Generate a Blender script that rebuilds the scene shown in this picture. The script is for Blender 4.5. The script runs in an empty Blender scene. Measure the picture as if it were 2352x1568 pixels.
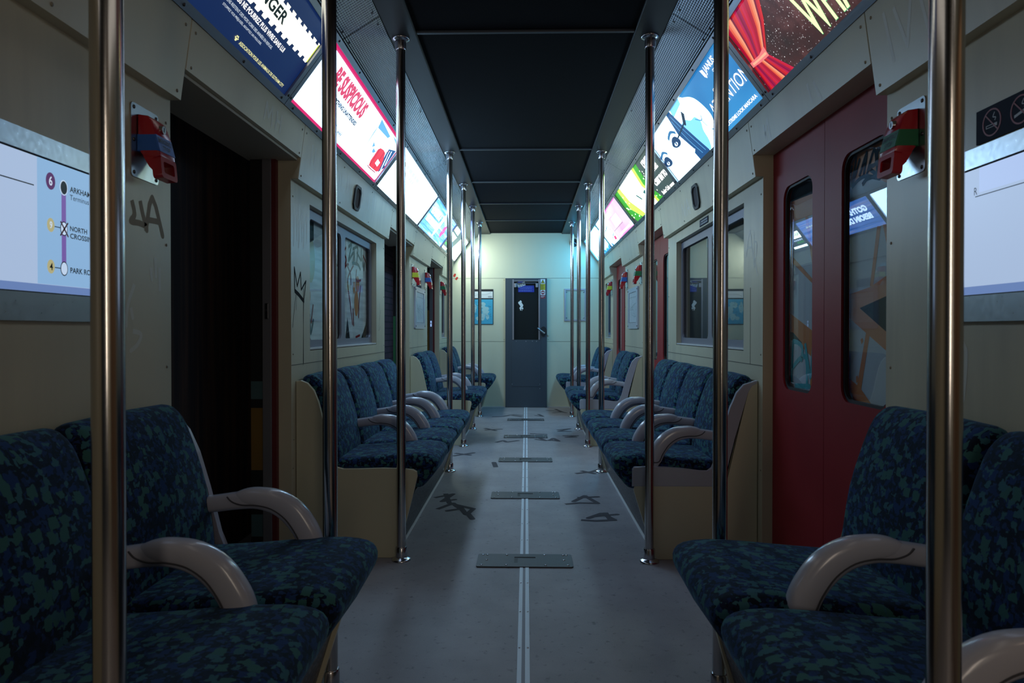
import bpy, bmesh, math, random
from mathutils import Vector, Matrix
random.seed(7)
SC = bpy.context.scene
COL = SC.collection

# ------------------------------------------------------------------ camera, world, lamps, exposure
F_PX = 1568.0
cam = bpy.data.cameras.new('camera')
cam.sensor_width = 36.0
cam.lens = F_PX / 2352.0 * 36.0
cam.shift_y = -10.0 / 2352.0
cam.clip_start = 0.02
cam.dof.use_dof = True
cam.dof.focus_distance = 4.5
cam.dof.aperture_fstop = 8.0
cam_ob = bpy.data.objects.new('camera', cam)
COL.objects.link(cam_ob)
cam_ob.location = (0.005, 0.0, 1.046)
cam_ob.rotation_euler = (math.pi / 2 - math.atan(14 / F_PX), 0.0, math.atan(33 / F_PX))
SC.camera = cam_ob

world = bpy.data.worlds.new('world')
SC.world = world
world.use_nodes = True
bg = world.node_tree.nodes['Background']
bg.inputs['Color'].default_value = (0.10, 0.12, 0.16, 1)
bg.inputs['Strength'].default_value = 0.12

SC.view_settings.view_transform = 'Standard'
SC.view_settings.look = 'None'
SC.view_settings.exposure = 0.0
SC.view_settings.gamma = 1.0
SC.view_settings.use_curve_mapping = False

BACKLIGHT = 1.0          # common factor of all the backlit advertisements

# ------------------------------------------------------------------ dimensions (metres, x right, y along the car, z up)
WX = 1.06                # inner wall face
XF, ZF, XT, ZT = 0.992, 1.977, 0.772, 2.271     # advertisement slope, lower and upper edge
XB, ZC = 0.617, 2.372    # outer edge of the ceiling beam, ceiling height
XBI = 0.488              # inner edge of the beam
XC, ZCB = 1.026, 1.734   # lower edge of the cornice
ZH = 1.828               # door head
YE = 9.36                # end wall
YR = -1.9                # rear wall behind the camera
DOORS = [(2.025, 3.07), (5.105, 6.2), (7.315, 8.34)]
ADY = [-.56, 1.12, 2.79, 4.43, 6.12, 7.78, 9.30]

# ------------------------------------------------------------------ helpers
def tag(o, label=None, cat=None, group=None, kind=None):
    if label: o['label'] = label
    if cat: o['category'] = cat
    if group: o['group'] = group
    if kind: o['kind'] = kind
    return o

def thing(name, loc, label, cat, group=None):
    o = bpy.data.objects.new(name, None)
    o.empty_display_size = 0.05
    o.location = loc
    COL.objects.link(o)
    return tag(o, label, cat, group)

class Frame:
    def __init__(s, o, U, V, N):
        s.o, s.U, s.V, s.N = Vector(o), Vector(U), Vector(V), Vector(N)
    def p(s, u, v, h=0.0):
        return s.o + s.U * u + s.V * v + s.N * h

def offset_loop(pts, d):
    n = len(pts); out = []
    for i in range(n):
        a, b, c = Vector(pts[i - 1]), Vector(pts[i]), Vector(pts[(i + 1) % n])
        e1, e2 = (b - a), (c - b)
        if e1.length < 1e-9: e1 = e2
        if e2.length < 1e-9: e2 = e1
        n1 = Vector((-e1.y, e1.x)).normalized(); n2 = Vector((-e2.y, e2.x)).normalized()
        m = (n1 + n2)
        if m.length < 1e-6: m = n1
        m.normalize()
        k = max(0.5, m.dot(n1))
        q = b + m * (d / k)
        out.append((q.x, q.y))
    return out

def rrect(u0, u1, v0, v1, r, n=5):
    pts = []
    for cu, cv, a0 in ((u1 - r, v1 - r, 0), (u0 + r, v1 - r, 90), (u0 + r, v0 + r, 180), (u1 - r, v0 + r, 270)):
        for i in range(n + 1):
            a = math.radians(a0 + 90.0 * i / n)
            pts.append((cu + r * math.cos(a), cv + r * math.sin(a)))
    return pts

def ellipse(cu, cv, ru, rv, n=20):
    return [(cu + ru * math.cos(2 * math.pi * i / n), cv + rv * math.sin(2 * math.pi * i / n)) for i in range(n)]

def smooth_path(pts, n=4):
    out = []
    N = len(pts)
    for i in range(N - 1):
        p0 = pts[max(i - 1, 0)]; p1 = pts[i]; p2 = pts[i + 1]; p3 = pts[min(i + 2, N - 1)]
        for k in range(n):
            t = k / n
            out.append(tuple(0.5 * ((2 * b) + (-a + c) * t + (2 * a - 5 * b + 4 * c - d) * t * t + (-a + 3 * b - 3 * c + d) * t ** 3)
                             for a, b, c, d in zip(p0, p1, p2, p3)))
    out.append(tuple(pts[-1]))
    return out

class B:
    """collects shapes into one mesh"""
    def __init__(s):
        s.bm = bmesh.new()
    def face(s, pts):
        vs = [s.bm.verts.new(p) for p in pts]
        try: return s.bm.faces.new(vs)
        except ValueError: return None
    def box(s, x0, x1, y0, y1, z0, z1, bev=0.0):
        x0, x1 = min(x0, x1), max(x0, x1); y0, y1 = min(y0, y1), max(y0, y1); z0, z1 = min(z0, z1), max(z0, z1)
        r = bmesh.ops.create_cube(s.bm, size=1.0)
        vs = r['verts']
        for v in vs:
            v.co = Vector((x0 + (v.co.x + .5) * (x1 - x0), y0 + (v.co.y + .5) * (y1 - y0), z0 + (v.co.z + .5) * (z1 - z0)))
        if bev > 0:
            es = list({e for v in vs for e in v.link_edges})
            bmesh.ops.bevel(s.bm, geom=es, offset=bev, segments=2, affect='EDGES', profile=0.5)
    def prism(s, fr, pts, h0, h1, bev=0.0):
        a = [s.bm.verts.new(fr.p(u, v, h0)) for u, v in pts]
        b = [s.bm.verts.new(fr.p(u, v, h1)) for u, v in pts]
        n = len(pts)
        fs = [s.bm.faces.new(a), s.bm.faces.new(list(reversed(b)))]
        for i in range(n):
            fs.append(s.bm.faces.new((a[i], b[i], b[(i + 1) % n], a[(i + 1) % n])))
        if bev > 0:
            es = list({e for e in fs[0].edges} | {e for e in fs[1].edges})
            bmesh.ops.bevel(s.bm, geom=es, offset=bev, segments=2, affect='EDGES', profile=0.5)
    def flat(s, fr, pts, h=0.0):
        s.face([fr.p(u, v, h) for u, v in pts])
    def rect(s, fr, u0, u1, v0, v1, h=0.0):
        s.flat(fr, [(u0, v0), (u1, v0), (u1, v1), (u0, v1)], h)
    def fbox(s, fr, u0, u1, v0, v1, h0, h1, bev=0.0):
        s.prism(fr, [(u0, v0), (u1, v0), (u1, v1), (u0, v1)], h0, h1, bev)
    def cyl(s, a, b, r0, r1=None, n=20, caps=True):
        a, b = Vector(a), Vector(b)
        r1 = r0 if r1 is None else r1
        d = (b - a).normalized()
        t = Vector((0, 0, 1)) if abs(d.z) < .9 else Vector((1, 0, 0))
        u = d.cross(t).normalized(); w = d.cross(u)
        A = []; Bv = []
        for i in range(n):
            q = 2 * math.pi * i / n
            e = u * math.cos(q) + w * math.sin(q)
            A.append(s.bm.verts.new(a + e * r0)); Bv.append(s.bm.verts.new(b + e * r1))
        for i in range(n):
            s.bm.faces.new((A[i], A[(i + 1) % n], Bv[(i + 1) % n], Bv[i]))
        if caps:
            s.bm.faces.new(list(reversed(A))); s.bm.faces.new(Bv)
    def lathe(s, c, prof, n=28):
        """profile (r, z) around a vertical axis at c"""
        c = Vector(c); rings = []
        for r, z in prof:
            rings.append([s.bm.verts.new(c + Vector((r * math.cos(2 * math.pi * i / n), r * math.sin(2 * math.pi * i / n), z))) for i in range(n)])
        for a, b in zip(rings, rings[1:]):
            for i in range(n):
                s.bm.faces.new((a[i], a[(i + 1) % n], b[(i + 1) % n], b[i]))
        s.bm.faces.new(list(reversed(rings[0]))); s.bm.faces.new(rings[-1])
    def sweep(s, path, halfs, width, n=16, sq=2.6, cap=True):
        """path of (x, z) in a plane of constant y; superellipse sections of half height h and half width w"""
        rings = []
        N = len(path)
        for i, (x, z) in enumerate(path):
            a = path[max(i - 1, 0)]; b = path[min(i + 1, N - 1)]
            t = Vector((b[0] - a[0], 0, b[1] - a[1])).normalized()
            nrm = Vector((-t.z, 0, t.x))
            h = halfs[i]; w = width[i] if isinstance(width, (list, tuple)) else width
            ring = []
            for k in range(n):
                q = 2 * math.pi * k / n
                c_, s_ = math.cos(q), math.sin(q)
                cu = math.copysign(abs(c_) ** (2 / sq), c_); sv = math.copysign(abs(s_) ** (2 / sq), s_)
                ring.append(s.bm.verts.new(Vector((x, 0, z)) + nrm * (h * cu) + Vector((0, w * sv, 0))))
            rings.append(ring)
        for a, b in zip(rings, rings[1:]):
            for k in range(n):
                s.bm.faces.new((a[k], a[(k + 1) % n], b[(k + 1) % n], b[k]))
        if cap:
            s.bm.faces.new(list(reversed(rings[0]))); s.bm.faces.new(rings[-1])
    def pillow(s, prof, y0, y1, r, steps=5):
        """closed profile in (x, z), extruded along y with rounded ends"""
        area = sum(prof[i - 1][0] * prof[i][1] - prof[i][0] * prof[i - 1][1] for i in range(len(prof)))
        sg = 1.0 if area > 0 else -1.0
        secs = []
        for k in range(steps + 1):
            q = math.pi / 2 * k / steps
            secs.append((y0 + r * (1 - math.sin(q)), r * (1 - math.cos(q))))
        secs = list(reversed(secs))
        secs += [(y0 + (y1 - y0) * .5, -0.006)]
        for k in range(steps + 1):
            q = math.pi / 2 * k / steps
            secs.append((y1 - r * (1 - math.sin(q)), r * (1 - math.cos(q))))
        # order from y0 outward end to y1 outward end
        first = [(y0 + r * (1 - math.cos(math.pi / 2 * k / steps)), r * (1 - math.sin(math.pi / 2 * k / steps))) for k in range(steps + 1)]
        last = [(y1 - (yy - y0), ins) for yy, ins in reversed(first)]
        secs = first + [((y0 + y1) / 2, -0.004)] + last
        rings = []
        for y, ins in secs:
            loop = offset_loop(prof, sg * ins)
            rings.append([s.bm.verts.new((x, y, z)) for x, z in loop])
        n = len(prof)
        for a, b in zip(rings, rings[1:]):
            for i in range(n):
                s.bm.faces.new((a[i], a[(i + 1) % n], b[(i + 1) % n], b[i]))
        s.bm.faces.new(list(reversed(rings[0]))); s.bm.faces.new(rings[-1])
    def stroke(s, fr, pts, w, h=0.0, smooth=3):
        P = [Vector(p) for p in (smooth_path(pts, smooth) if len(pts) > 2 and smooth > 1 else pts)]
        for i, (a, b) in enumerate(zip(P, P[1:])):
            d = b - a
            if d.length < 1e-6: continue
            n = Vector((-d.y, d.x)).normalized() * (w / 2)
            hh = h + 0.00002 * (i % 7)
            s.flat(fr, [a + n, a - n, b - n, b + n], hh)
            s.flat(fr, ellipse(b.x, b.y, w / 2, w / 2, 8), hh + 0.00001)
    def mesh_in(s, me, mapfn):
        vs = [s.bm.verts.new(mapfn(v.co)) for v in me.vertices]
        for p in me.polygons:
            try: s.bm.faces.new([vs[i] for i in p.vertices])
            except ValueError: pass
    def build(s, name, mat, parent=None, smooth=False, angle=35, recalc=True):
        if recalc:
            bmesh.ops.recalc_face_normals(s.bm, faces=s.bm.faces[:])
        me = bpy.data.meshes.new(name)
        if parent is not None:
            off = Vector(); q = parent
            while q is not None:
                off += q.location; q = q.parent
            bmesh.ops.translate(s.bm, vec=-off, verts=s.bm.verts[:])
        s.bm.to_mesh(me); s.bm.free()
        if mat: me.materials.append(mat)
        if smooth:
            for p in me.polygons: p.use_smooth = True
            try: me.set_sharp_from_angle(angle=math.radians(angle))
            except Exception: pass
        o = bpy.data.objects.new(name, me)
        COL.objects.link(o)
        if parent is not None: o.parent = parent
        return o

def curve_mesh(loops, half):
    cu = bpy.data.curves.new('outline', 'CURVE')
    cu.dimensions = '2D'; cu.fill_mode = 'BOTH'; cu.extrude = half
    for lp in loops:
        sp = cu.splines.new('POLY'); sp.points.add(len(lp) - 1)
        for q, (u, v) in zip(sp.points, lp): q.co = (u, v, 0, 1)
        sp.use_cyclic_u = True
    ob = bpy.data.objects.new('outline', cu)
    me = bpy.data.meshes.new_from_object(ob)
    bpy.data.objects.remove(ob); bpy.data.curves.remove(cu)
    return me

def add_plate(b, fr, outer, holes, h0, h1):
    """flat plate with holes, h0..h1 along the frame's normal"""
    me = curve_mesh([outer] + holes, abs(h1 - h0) / 2)
    mid = (h0 + h1) / 2
    b.mesh_in(me, lambda c: fr.p(c.x, c.y, mid + c.z))
    bpy.data.meshes.remove(me)

_txt = {}
def text_shape(s, bold=0.0, shear=0.0):
    key = (s, bold, shear)
    if key in _txt: return _txt[key]
    cu = bpy.data.curves.new('words', 'FONT')
    cu.body = s; cu.size = 1.0; cu.offset = bold; cu.shear = shear; cu.resolution_u = 3
    ob = bpy.data.objects.new('words', cu)
    me = bpy.data.meshes.new_from_object(ob)
    xs = [v.co.x for v in me.vertices]; ys = [v.co.y for v in me.vertices]
    out = ([(v.co.x, v.co.y) for v in me.vertices], [tuple(p.vertices) for p in me.polygons], (min(xs), max(xs), min(ys), max(ys)))
    bpy.data.objects.remove(ob); bpy.data.curves.remove(cu); bpy.data.meshes.remove(me)
    _txt[key] = out
    return out

def add_text(b, fr, s, u0, u1, v0, v1, h=0.0, bold=0.0, slant=0.0):
    vs, fs, (x0, x1, y0, y1) = text_shape(s, bold)
    def mp(x, y):
        a = (x - x0) / (x1 - x0); c = (y - y0) / (y1 - y0)
        return fr.p(u0 + (u1 - u0) * a + slant * (c * (v1 - v0)), v0 + (v1 - v0) * c, h)
    nv = [b.bm.verts.new(mp(x, y)) for x, y in vs]
    for f in fs:
        try: b.bm.faces.new([nv[i] for i in f])
        except ValueError: pass

def add_dashes(b, fr, u0, u1, v0, v1, h=0.0):
    """a row of print too small or blurred to read"""
    L = abs(u1 - u0); sg = 1 if u1 > u0 else -1; q = 0.0
    while q < L * .97:
        w = min(random.uniform(.07, .17) * L, L - q)
        ua, ub = u0 + sg * q, u0 + sg * (q + w)
        b.rect(fr, min(ua, ub), max(ua, ub), v0, v1, h); q += w + .035 * L

# ------------------------------------------------------------------ materials
class MatB:
    def __init__(s, name):
        s.m = bpy.data.materials.new(name); s.m.use_nodes = True
        s.nt = s.m.node_tree; s.n = s.nt.nodes; s.l = s.nt.links
        s.bsdf = s.n['Principled BSDF']
    def node(s, t, **kw):
        n = s.n.new(t)
        for k, v in kw.items():
            if k in n.inputs: n.inputs[k].default_value = v
            else: setattr(n, k, v)
        return n
    def link(s, a, b): s.l.new(a, b)
    def coord(s, which='Object', scale=(1, 1, 1)):
        tc = s.n.new('ShaderNodeTexCoord'); mp = s.n.new('ShaderNodeMapping')
        mp.inputs['Scale'].default_value = scale
        s.link(tc.outputs[which], mp.inputs['Vector'])
        return mp.outputs['Vector']
    def ramp(s, fac, stops, interp='LINEAR'):
        r = s.n.new('ShaderNodeValToRGB'); cr = r.color_ramp; cr.interpolation = interp
        while len(cr.elements) < len(stops): cr.elements.new(0.5)
        for e, (p, c) in zip(cr.elements, stops):
            e.position = p; e.color = tuple(c) + (1,) if len(c) == 3 else c
        s.link(fac, r.inputs['Fac'])
        return r.outputs['Color']
    def mix(s, fac, a, b, mode='MIX'):
        m = s.n.new('ShaderNodeMix'); m.data_type = 'RGBA'; m.blend_type = mode
        for sock, v in ((m.inputs['Factor'], fac), (m.inputs['A'], a), (m.inputs['B'], b)):
            pass
        fs = m.inputs[0]; A = m.inputs[6]; Bs = m.inputs[7]
        for sock, v in ((fs, fac), (A, a), (Bs, b)):
            if isinstance(v, (int, float)): sock.default_value = v
            elif isinstance(v, tuple): sock.default_value = v + (1,) if len(v) == 3 else v
            else: s.link(v, sock)
        return m.outputs[2]
    def noise(s, vec, scale, detail=3, rough=0.5):
        n = s.n.new('ShaderNodeTexNoise'); n.inputs['Scale'].default_value = scale
        n.inputs['Detail'].default_value = detail; n.inputs['Roughness'].default_value = rough
        s.link(vec, n.inputs['Vector']); return n.outputs['Fac']
    def bump(s, height, strength, dist=0.002):
        b = s.n.new('ShaderNodeBump'); b.inputs['Strength'].default_value = strength; b.inputs['Distance'].default_value = dist
        s.link(height, b.inputs['Height']); s.link(b.outputs['Normal'], s.bsdf.inputs['Normal'])
    def base(s, c, rough=0.5, metal=0.0, spec=0.5):
        i = s.bsdf.inputs
        if isinstance(c, tuple): i['Base Color'].default_value = c + (1,)
        else: s.link(c, i['Base Color'])
        i['Roughness'].default_value = rough; i['Metallic'].default_value = metal; i['Specular IOR Level'].default_value = spec
        return s

def pm(name, c, rough=0.5, metal=0.0, spec=0.5):
    return MatB(name).base(c, rough, metal, spec).m

def em(name, c, k=1.0):
    mb = MatB(name)
    mb.base((0.02, 0.02, 0.02), 0.35, 0, 0.3)
    mb.bsdf.inputs['Emission Color'].default_value = tuple(c) + (1,)
    mb.bsdf.inputs['Emission Strength'].default_value = k * BACKLIGHT
    return mb.m

def em_node(mb, color, k=1.0):
    mb.base((0.02, 0.02, 0.02), 0.35, 0, 0.3)
    mb.link(color, mb.bsdf.inputs['Emission Color'])
    mb.bsdf.inputs['Emission Strength'].default_value = k * BACKLIGHT
    return mb.m

def cream_paint(name, c=(0.55, 0.505, 0.365), rough=0.38, stain=1.0):
    mb = MatB(name); v = mb.coord('Object')
    vs = mb.coord('Object', (9, 9, 1.1))
    n1 = mb.noise(vs, 1.0, 5, 0.6)
    n2 = mb.noise(v, 1.6, 3)
    f = mb.ramp(n1, [(0.44, (0, 0, 0)), (0.72, (1, 1, 1))])
    f2 = mb.mix(1.0, f, mb.ramp(n2, [(0.4, (0, 0, 0)), (0.7, (1, 1, 1))]), 'MULTIPLY')
    col = mb.mix(mb.mix(stain * 0.55, (0, 0, 0), f2), c, tuple(x * y for x, y in zip(c, (0.60, 0.60, 0.66))))
    mb.base(col, rough, 0, 0.5)
    mb.bump(mb.noise(v, 220, 2), 0.10, 0.001)
    return mb.m

M = {}
M['wall'] = cream_paint('cream_wall_paint')
M['panel'] = cream_paint('cream_panel', (0.56, 0.53, 0.385), 0.38, 0.3)
M['endwall'] = cream_paint('cream_end_wall', (0.72, 0.71, 0.54), 0.45, 0.25)
M['jamb'] = pm('taupe_jamb', (0.40, 0.36, 0.28), 0.5)
M['groove'] = pm('dark_joint', (0.08, 0.075, 0.06), 0.8)
M['shadow_gap'] = pm('black_gap', (0.01, 0.01, 0.01), 0.8)

mb = MatB('grey_floor_covering'); v = mb.coord('Object')
n = mb.noise(v, 3.0, 6, 0.6); n2 = mb.noise(v, 35, 4, 0.6); n3 = mb.noise(v, 420, 2)
c = mb.ramp(n, [(0.3, (0.235, 0.22, 0.235)), (0.7, (0.345, 0.325, 0.345))])
c = mb.mix(mb.ramp(n2, [(0.60, (0, 0, 0)), (0.72, (1, 1, 1))]), c, (0.12, 0.115, 0.125))
c = mb.mix(mb.ramp(n3, [(0.45, (0, 0, 0)), (0.62, (.35, .35, .35))]), c, (0.40, 0.38, 0.405))
mb.base(c, 0.55, 0, 0.4); mb.bump(n3, 0.15, 0.001); M['floor'] = mb.m
M['noticeprint'] = pm('pale_blue_print', (0.09, 0.14, 0.48), 0.5)

mb = MatB('black_ceiling_felt'); v = mb.coord('Object')
mb.base(mb.ramp(mb.noise(v, 300, 3), [(0.3, (0.003, 0.0035, 0.005)), (0.8, (0.010, 0.011, 0.014))]), 0.95, 0, 0.1)
mb.bump(mb.noise(v, 500, 2), 0.3, 0.001); M['ceiling'] = mb.m
M['beam'] = pm('black_beam_plastic', (0.012, 0.013, 0.016), 0.5)
M['bar'] = pm('dark_grey_bar', (0.06, 0.07, 0.085), 0.4)

mb = MatB('perforated_metal')
tc = mb.n.new('ShaderNodeTexCoord'); sp = mb.n.new('ShaderNodeSeparateXYZ'); mb.link(tc.outputs['UV'], sp.inputs[0])
def tri(out, period, duty):
    m1 = mb.node('ShaderNodeMath', operation='DIVIDE'); mb.link(out, m1.inputs[0]); m1.inputs[1].default_value = period
    m2 = mb.node('ShaderNodeMath', operation='FRACT'); mb.link(m1.outputs[0], m2.inputs[0])
    m3 = mb.node('ShaderNodeMath', operation='LESS_THAN'); mb.link(m2.outputs[0], m3.inputs[0]); m3.inputs[1].default_value = duty
    return m2.outputs[0], m3.outputs[0]
fu, su = tri(sp.outputs[0], 0.017, 0.62)
fv, sv = tri(sp.outputs[1], 0.0098, 0.55)
mm = mb.node('ShaderNodeMath', operation='MULTIPLY'); mb.link(su, mm.inputs[0]); mb.link(sv, mm.inputs[1])
sn = mb.node('ShaderNodeMath', operation='SINE'); ml = mb.node('ShaderNodeMath', operation='MULTIPLY'); mb.link(fv, ml.inputs[0]); ml.inputs[1].default_value = math.pi
mb.link(ml.outputs[0], sn.inputs[0])
mb.base(mb.mix(mm.outputs[0], (0.42, 0.45, 0.50), (0.03, 0.033, 0.04)), 0.34, 0.85)
mb.bump(sn.outputs[0], 0.9, 0.004); M['perf'] = mb.m

def brushed(name, c, rough=0.3, sc=(4, 4, 900)):
    mb = MatB(name); v = mb.coord('Object', sc)
    mb.base(c, rough, 1.0)
    n = mb.noise(v, 1.0, 3)
    r = mb.node('ShaderNodeMapRange'); mb.link(n, r.inputs['Value']); r.inputs['To Min'].default_value = rough * .75; r.inputs['To Max'].default_value = rough * 1.3
    mb.link(r.outputs[0], mb.bsdf.inputs['Roughness'])
    return mb.m
M['pole'] = brushed('brushed_steel', (0.50, 0.49, 0.48), 0.17, (3, 3, 400))
M['chrome'] = pm('polished_steel', (0.50, 0.50, 0.53), 0.2, 1.0)
M['alu'] = brushed('brushed_aluminium', (0.40, 0.41, 0.46), 0.38, (3, 60, 300))
M['adframe'] = brushed('grey_frame_metal', (0.30, 0.31, 0.36), 0.38, (200, 3, 200))
M['screw'] = pm('dark_screw', (0.10, 0.10, 0.11), 0.35, 1.0)
M['wscrew'] = pm('painted_screw', (0.28, 0.26, 0.20), 0.4)
M['hatch'] = pm('dull_hatch_steel', (0.075, 0.08, 0.09), 0.5, 0.1)
M['strip'] = pm('pale_strip_metal', (0.70, 0.76, 0.84), 0.42, 0.1)
M['plate'] = brushed('zinc_plate', (0.46, 0.49, 0.52), 0.30, (3, 80, 80))
M['lilac'] = pm('lilac_grey_plastic', (0.40, 0.41, 0.485), 0.22, 0, 0.6)
M['lilacpad'] = pm('lilac_grey_armpad', (0.43, 0.44, 0.515), 0.20, 0, 0.6)

M['seam'] = pm('dark_seam', (0.05, 0.05, 0.06), 0.6)
mb = MatB('moquette'); v = mb.coord('Object')
oi = mb.n.new('ShaderNodeObjectInfo')
vm = mb.node('ShaderNodeVectorMath', operation='SCALE'); vm.inputs['Scale'].default_value = 3.0
cmb = mb.n.new('ShaderNodeCombineXYZ'); mb.link(oi.outputs['Random'], cmb.inputs[0]); mb.link(oi.outputs['Random'], cmb.inputs[1]); mb.link(oi.outputs['Random'], cmb.inputs[2])
mb.link(cmb.outputs[0], vm.inputs[0])
va = mb.node('ShaderNodeVectorMath', operation='ADD'); mb.link(v, va.inputs[0]); mb.link(vm.outputs[0], va.inputs[1])
nz = mb.n.new('ShaderNodeTexNoise'); nz.inputs['Scale'].default_value = 60; mb.link(va.outputs[0], nz.inputs['Vector'])
nzs = mb.node('ShaderNodeVectorMath', operation='SCALE'); nzs.inputs['Scale'].default_value = 0.018; mb.link(nz.outputs['Color'], nzs.inputs[0])
vb = mb.node('ShaderNodeVectorMath', operation='ADD'); mb.link(va.outputs[0], vb.inputs[0]); mb.link(nzs.outputs[0], vb.inputs[1])
def patches(scale):
    vo = mb.n.new('ShaderNodeTexVoronoi'); vo.distance = 'CHEBYCHEV'; vo.inputs['Scale'].default_value = scale
    mb.link(vb.outputs[0], vo.inputs['Vector'])
    s3 = mb.n.new('ShaderNodeSeparateColor'); mb.link(vo.outputs['Color'], s3.inputs[0]); return s3.outputs[0], vo.outputs['Distance']
a1, d1 = patches(36); a2, d2 = patches(66); a3, d3 = patches(110); a4, d4 = patches(46)
c = mb.ramp(a3, [(0.0, (0.003, 0.005, 0.013)), (0.45, (0.005, 0.010, 0.032)), (0.70, (0.009, 0.024, 0.095)), (0.88, (0.015, 0.040, 0.12))], 'CONSTANT')
c = mb.mix(mb.mix(1.0, mb.ramp(a4, [(0, (0, 0, 0)), (0.72, (1, 1, 1))], 'CONSTANT'), mb.ramp(d4, [(0, (1, 1, 1)), (0.42, (0, 0, 0))], 'CONSTANT'), 'MULTIPLY'), c, (0.010, 0.030, 0.12))
c = mb.mix(mb.ramp(a2, [(0, (0, 0, 0)), (0.84, (1, 1, 1))], 'CONSTANT'), c, (0.035, 0.115, 0.14))
g = mb.mix(1.0, mb.ramp(a1, [(0, (0, 0, 0)), (0.74, (1, 1, 1))], 'CONSTANT'), mb.ramp(d1, [(0, (1, 1, 1)), (0.42, (0, 0, 0))], 'CONSTANT'), 'MULTIPLY')
c = mb.mix(g, c, (0.036, 0.118, 0.108))
mb.base(c, 0.9, 0, 0.15); mb.bsdf.inputs['Sheen Weight'].default_value = 0.20; mb.bsdf.inputs['Sheen Tint'].default_value = (0.28, 0.56, 0.85, 1)
mb.bump(mb.noise(v, 900, 2), 0.3, 0.001); M['fabric'] = mb.m

mb = MatB('speckled_kick_panel'); v = mb.coord('Object')
vo = mb.n.new('ShaderNodeTexVoronoi'); vo.inputs['Scale'].default_value = 130; mb.link(v, vo.inputs['Vector'])
s3 = mb.n.new('ShaderNodeSeparateColor'); mb.link(vo.outputs['Color'], s3.inputs[0])
mb.base(mb.ramp(s3.outputs[0], [(0, (0.012, 0.014, 0.016)), (0.5, (0.05, 0.05, 0.055)), (0.75, (0.12, 0.05, 0.05)), (0.88, (0.16, 0.16, 0.17))], 'CONSTANT'), 0.4)
M['kick'] = mb.m
M['trimwhite'] = pm('pale_floor_trim', (0.6, 0.6, 0.6), 0.4)

mb = MatB('dark_red_door_paint'); v = mb.coord('Object')
mb.base(mb.ramp(mb.noise(v, 3, 3), [(0.3, (0.24, 0.014, 0.020)), (0.7, (0.29, 0.019, 0.026))]), 0.48, 0, 0.22)
mb.bump(mb.noise(v, 160, 2), 0.14, 0.001); M['reddoor'] = mb.m
M['red'] = pm('red_housing_plastic', (0.42, 0.012, 0.022), 0.22, 0, 0.6)
M['rubber'] = pm('black_rubber', (0.012, 0.012, 0.014), 0.6)
M['slate'] = pm('slate_grey_door_paint', (0.055, 0.075, 0.10), 0.4)
M['black'] = pm('black_board', (0.006, 0.006, 0.007), 0.5)
M['blackpaint'] = pm('black_spray_paint', (0.015, 0.018, 0.02), 0.9, 0, 0.12)
M['bluepaint'] = pm('dark_blue_spray_paint', (0.03, 0.05, 0.07), 0.9, 0, 0.12)
M['greypaint'] = pm('grey_smudged_tag', (0.33, 0.31, 0.25), 0.9, 0, 0.12)
M['palepaint'] = pm('pale_smudged_tag', (0.60, 0.58, 0.50), 0.45)
M['dkredpaint'] = pm('dark_red_spray_paint', (0.26, 0.012, 0.015), 0.9, 0, 0.12)
M['redpaint'] = pm('red_spray_paint', (0.55, 0.03, 0.015), 0.5)
M['orangepaint'] = pm('orange_paint', (0.62, 0.20, 0.02), 0.5)
M['brownpaint'] = pm('brown_orange_paint', (0.68, 0.20, 0.03), 0.5)
M['tealpaint'] = pm('teal_spray_paint', (0.05, 0.42, 0.48), 0.5)
M['floortag'] = pm('floor_tag_paint', (0.095, 0.09, 0.10), 0.9, 0, 0.12)
mb = MatB('pale_painted_board'); v = mb.coord('Object', (1, 1, 14))
mb.base(mb.ramp(mb.noise(v, 2.5, 3), [(0.35, (0.60, 0.60, 0.63)), (0.65, (0.86, 0.86, 0.88))]), 0.5); M['paleboard'] = mb.m
M['greyboard'] = pm('grey_painted_board', (0.58, 0.60, 0.66), 0.5)

def make_glass(name, ior):
    mb = MatB(name)
    nt = mb.nt; out = mb.n['Material Output']
    gl = mb.node('ShaderNodeBsdfGlossy'); gl.inputs['Roughness'].default_value = 0.01; gl.inputs['Color'].default_value = (0.95, 0.97, 1, 1)
    tr = mb.node('ShaderNodeBsdfTransparent'); tr.inputs['Color'].default_value = (0.90, 0.93, 0.93, 1)
    fr_ = mb.node('ShaderNodeFresnel'); fr_.inputs['IOR'].default_value = ior
    geo = mb.n.new('ShaderNodeNewGeometry')
    inv = mb.node('ShaderNodeMath', operation='SUBTRACT'); inv.inputs[0].default_value = 1.0; mb.link(geo.outputs['Backfacing'], inv.inputs[1])
    fb_ = mb.node('ShaderNodeMath', operation='MULTIPLY'); mb.link(fr_.outputs[0], fb_.inputs[0]); mb.link(inv.outputs[0], fb_.inputs[1])
    mx = mb.node('ShaderNodeMixShader'); mb.link(fb_.outputs[0], mx.inputs[0]); mb.link(tr.outputs[0], mx.inputs[1]); mb.link(gl.outputs[0], mx.inputs[2])
    mb.link(mx.outputs[0], out.inputs['Surface']); return mb.m
M['glass'] = make_glass('window_glass', 1.5)
M['dullglass'] = make_glass('dull_window_glass', 1.22)

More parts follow.
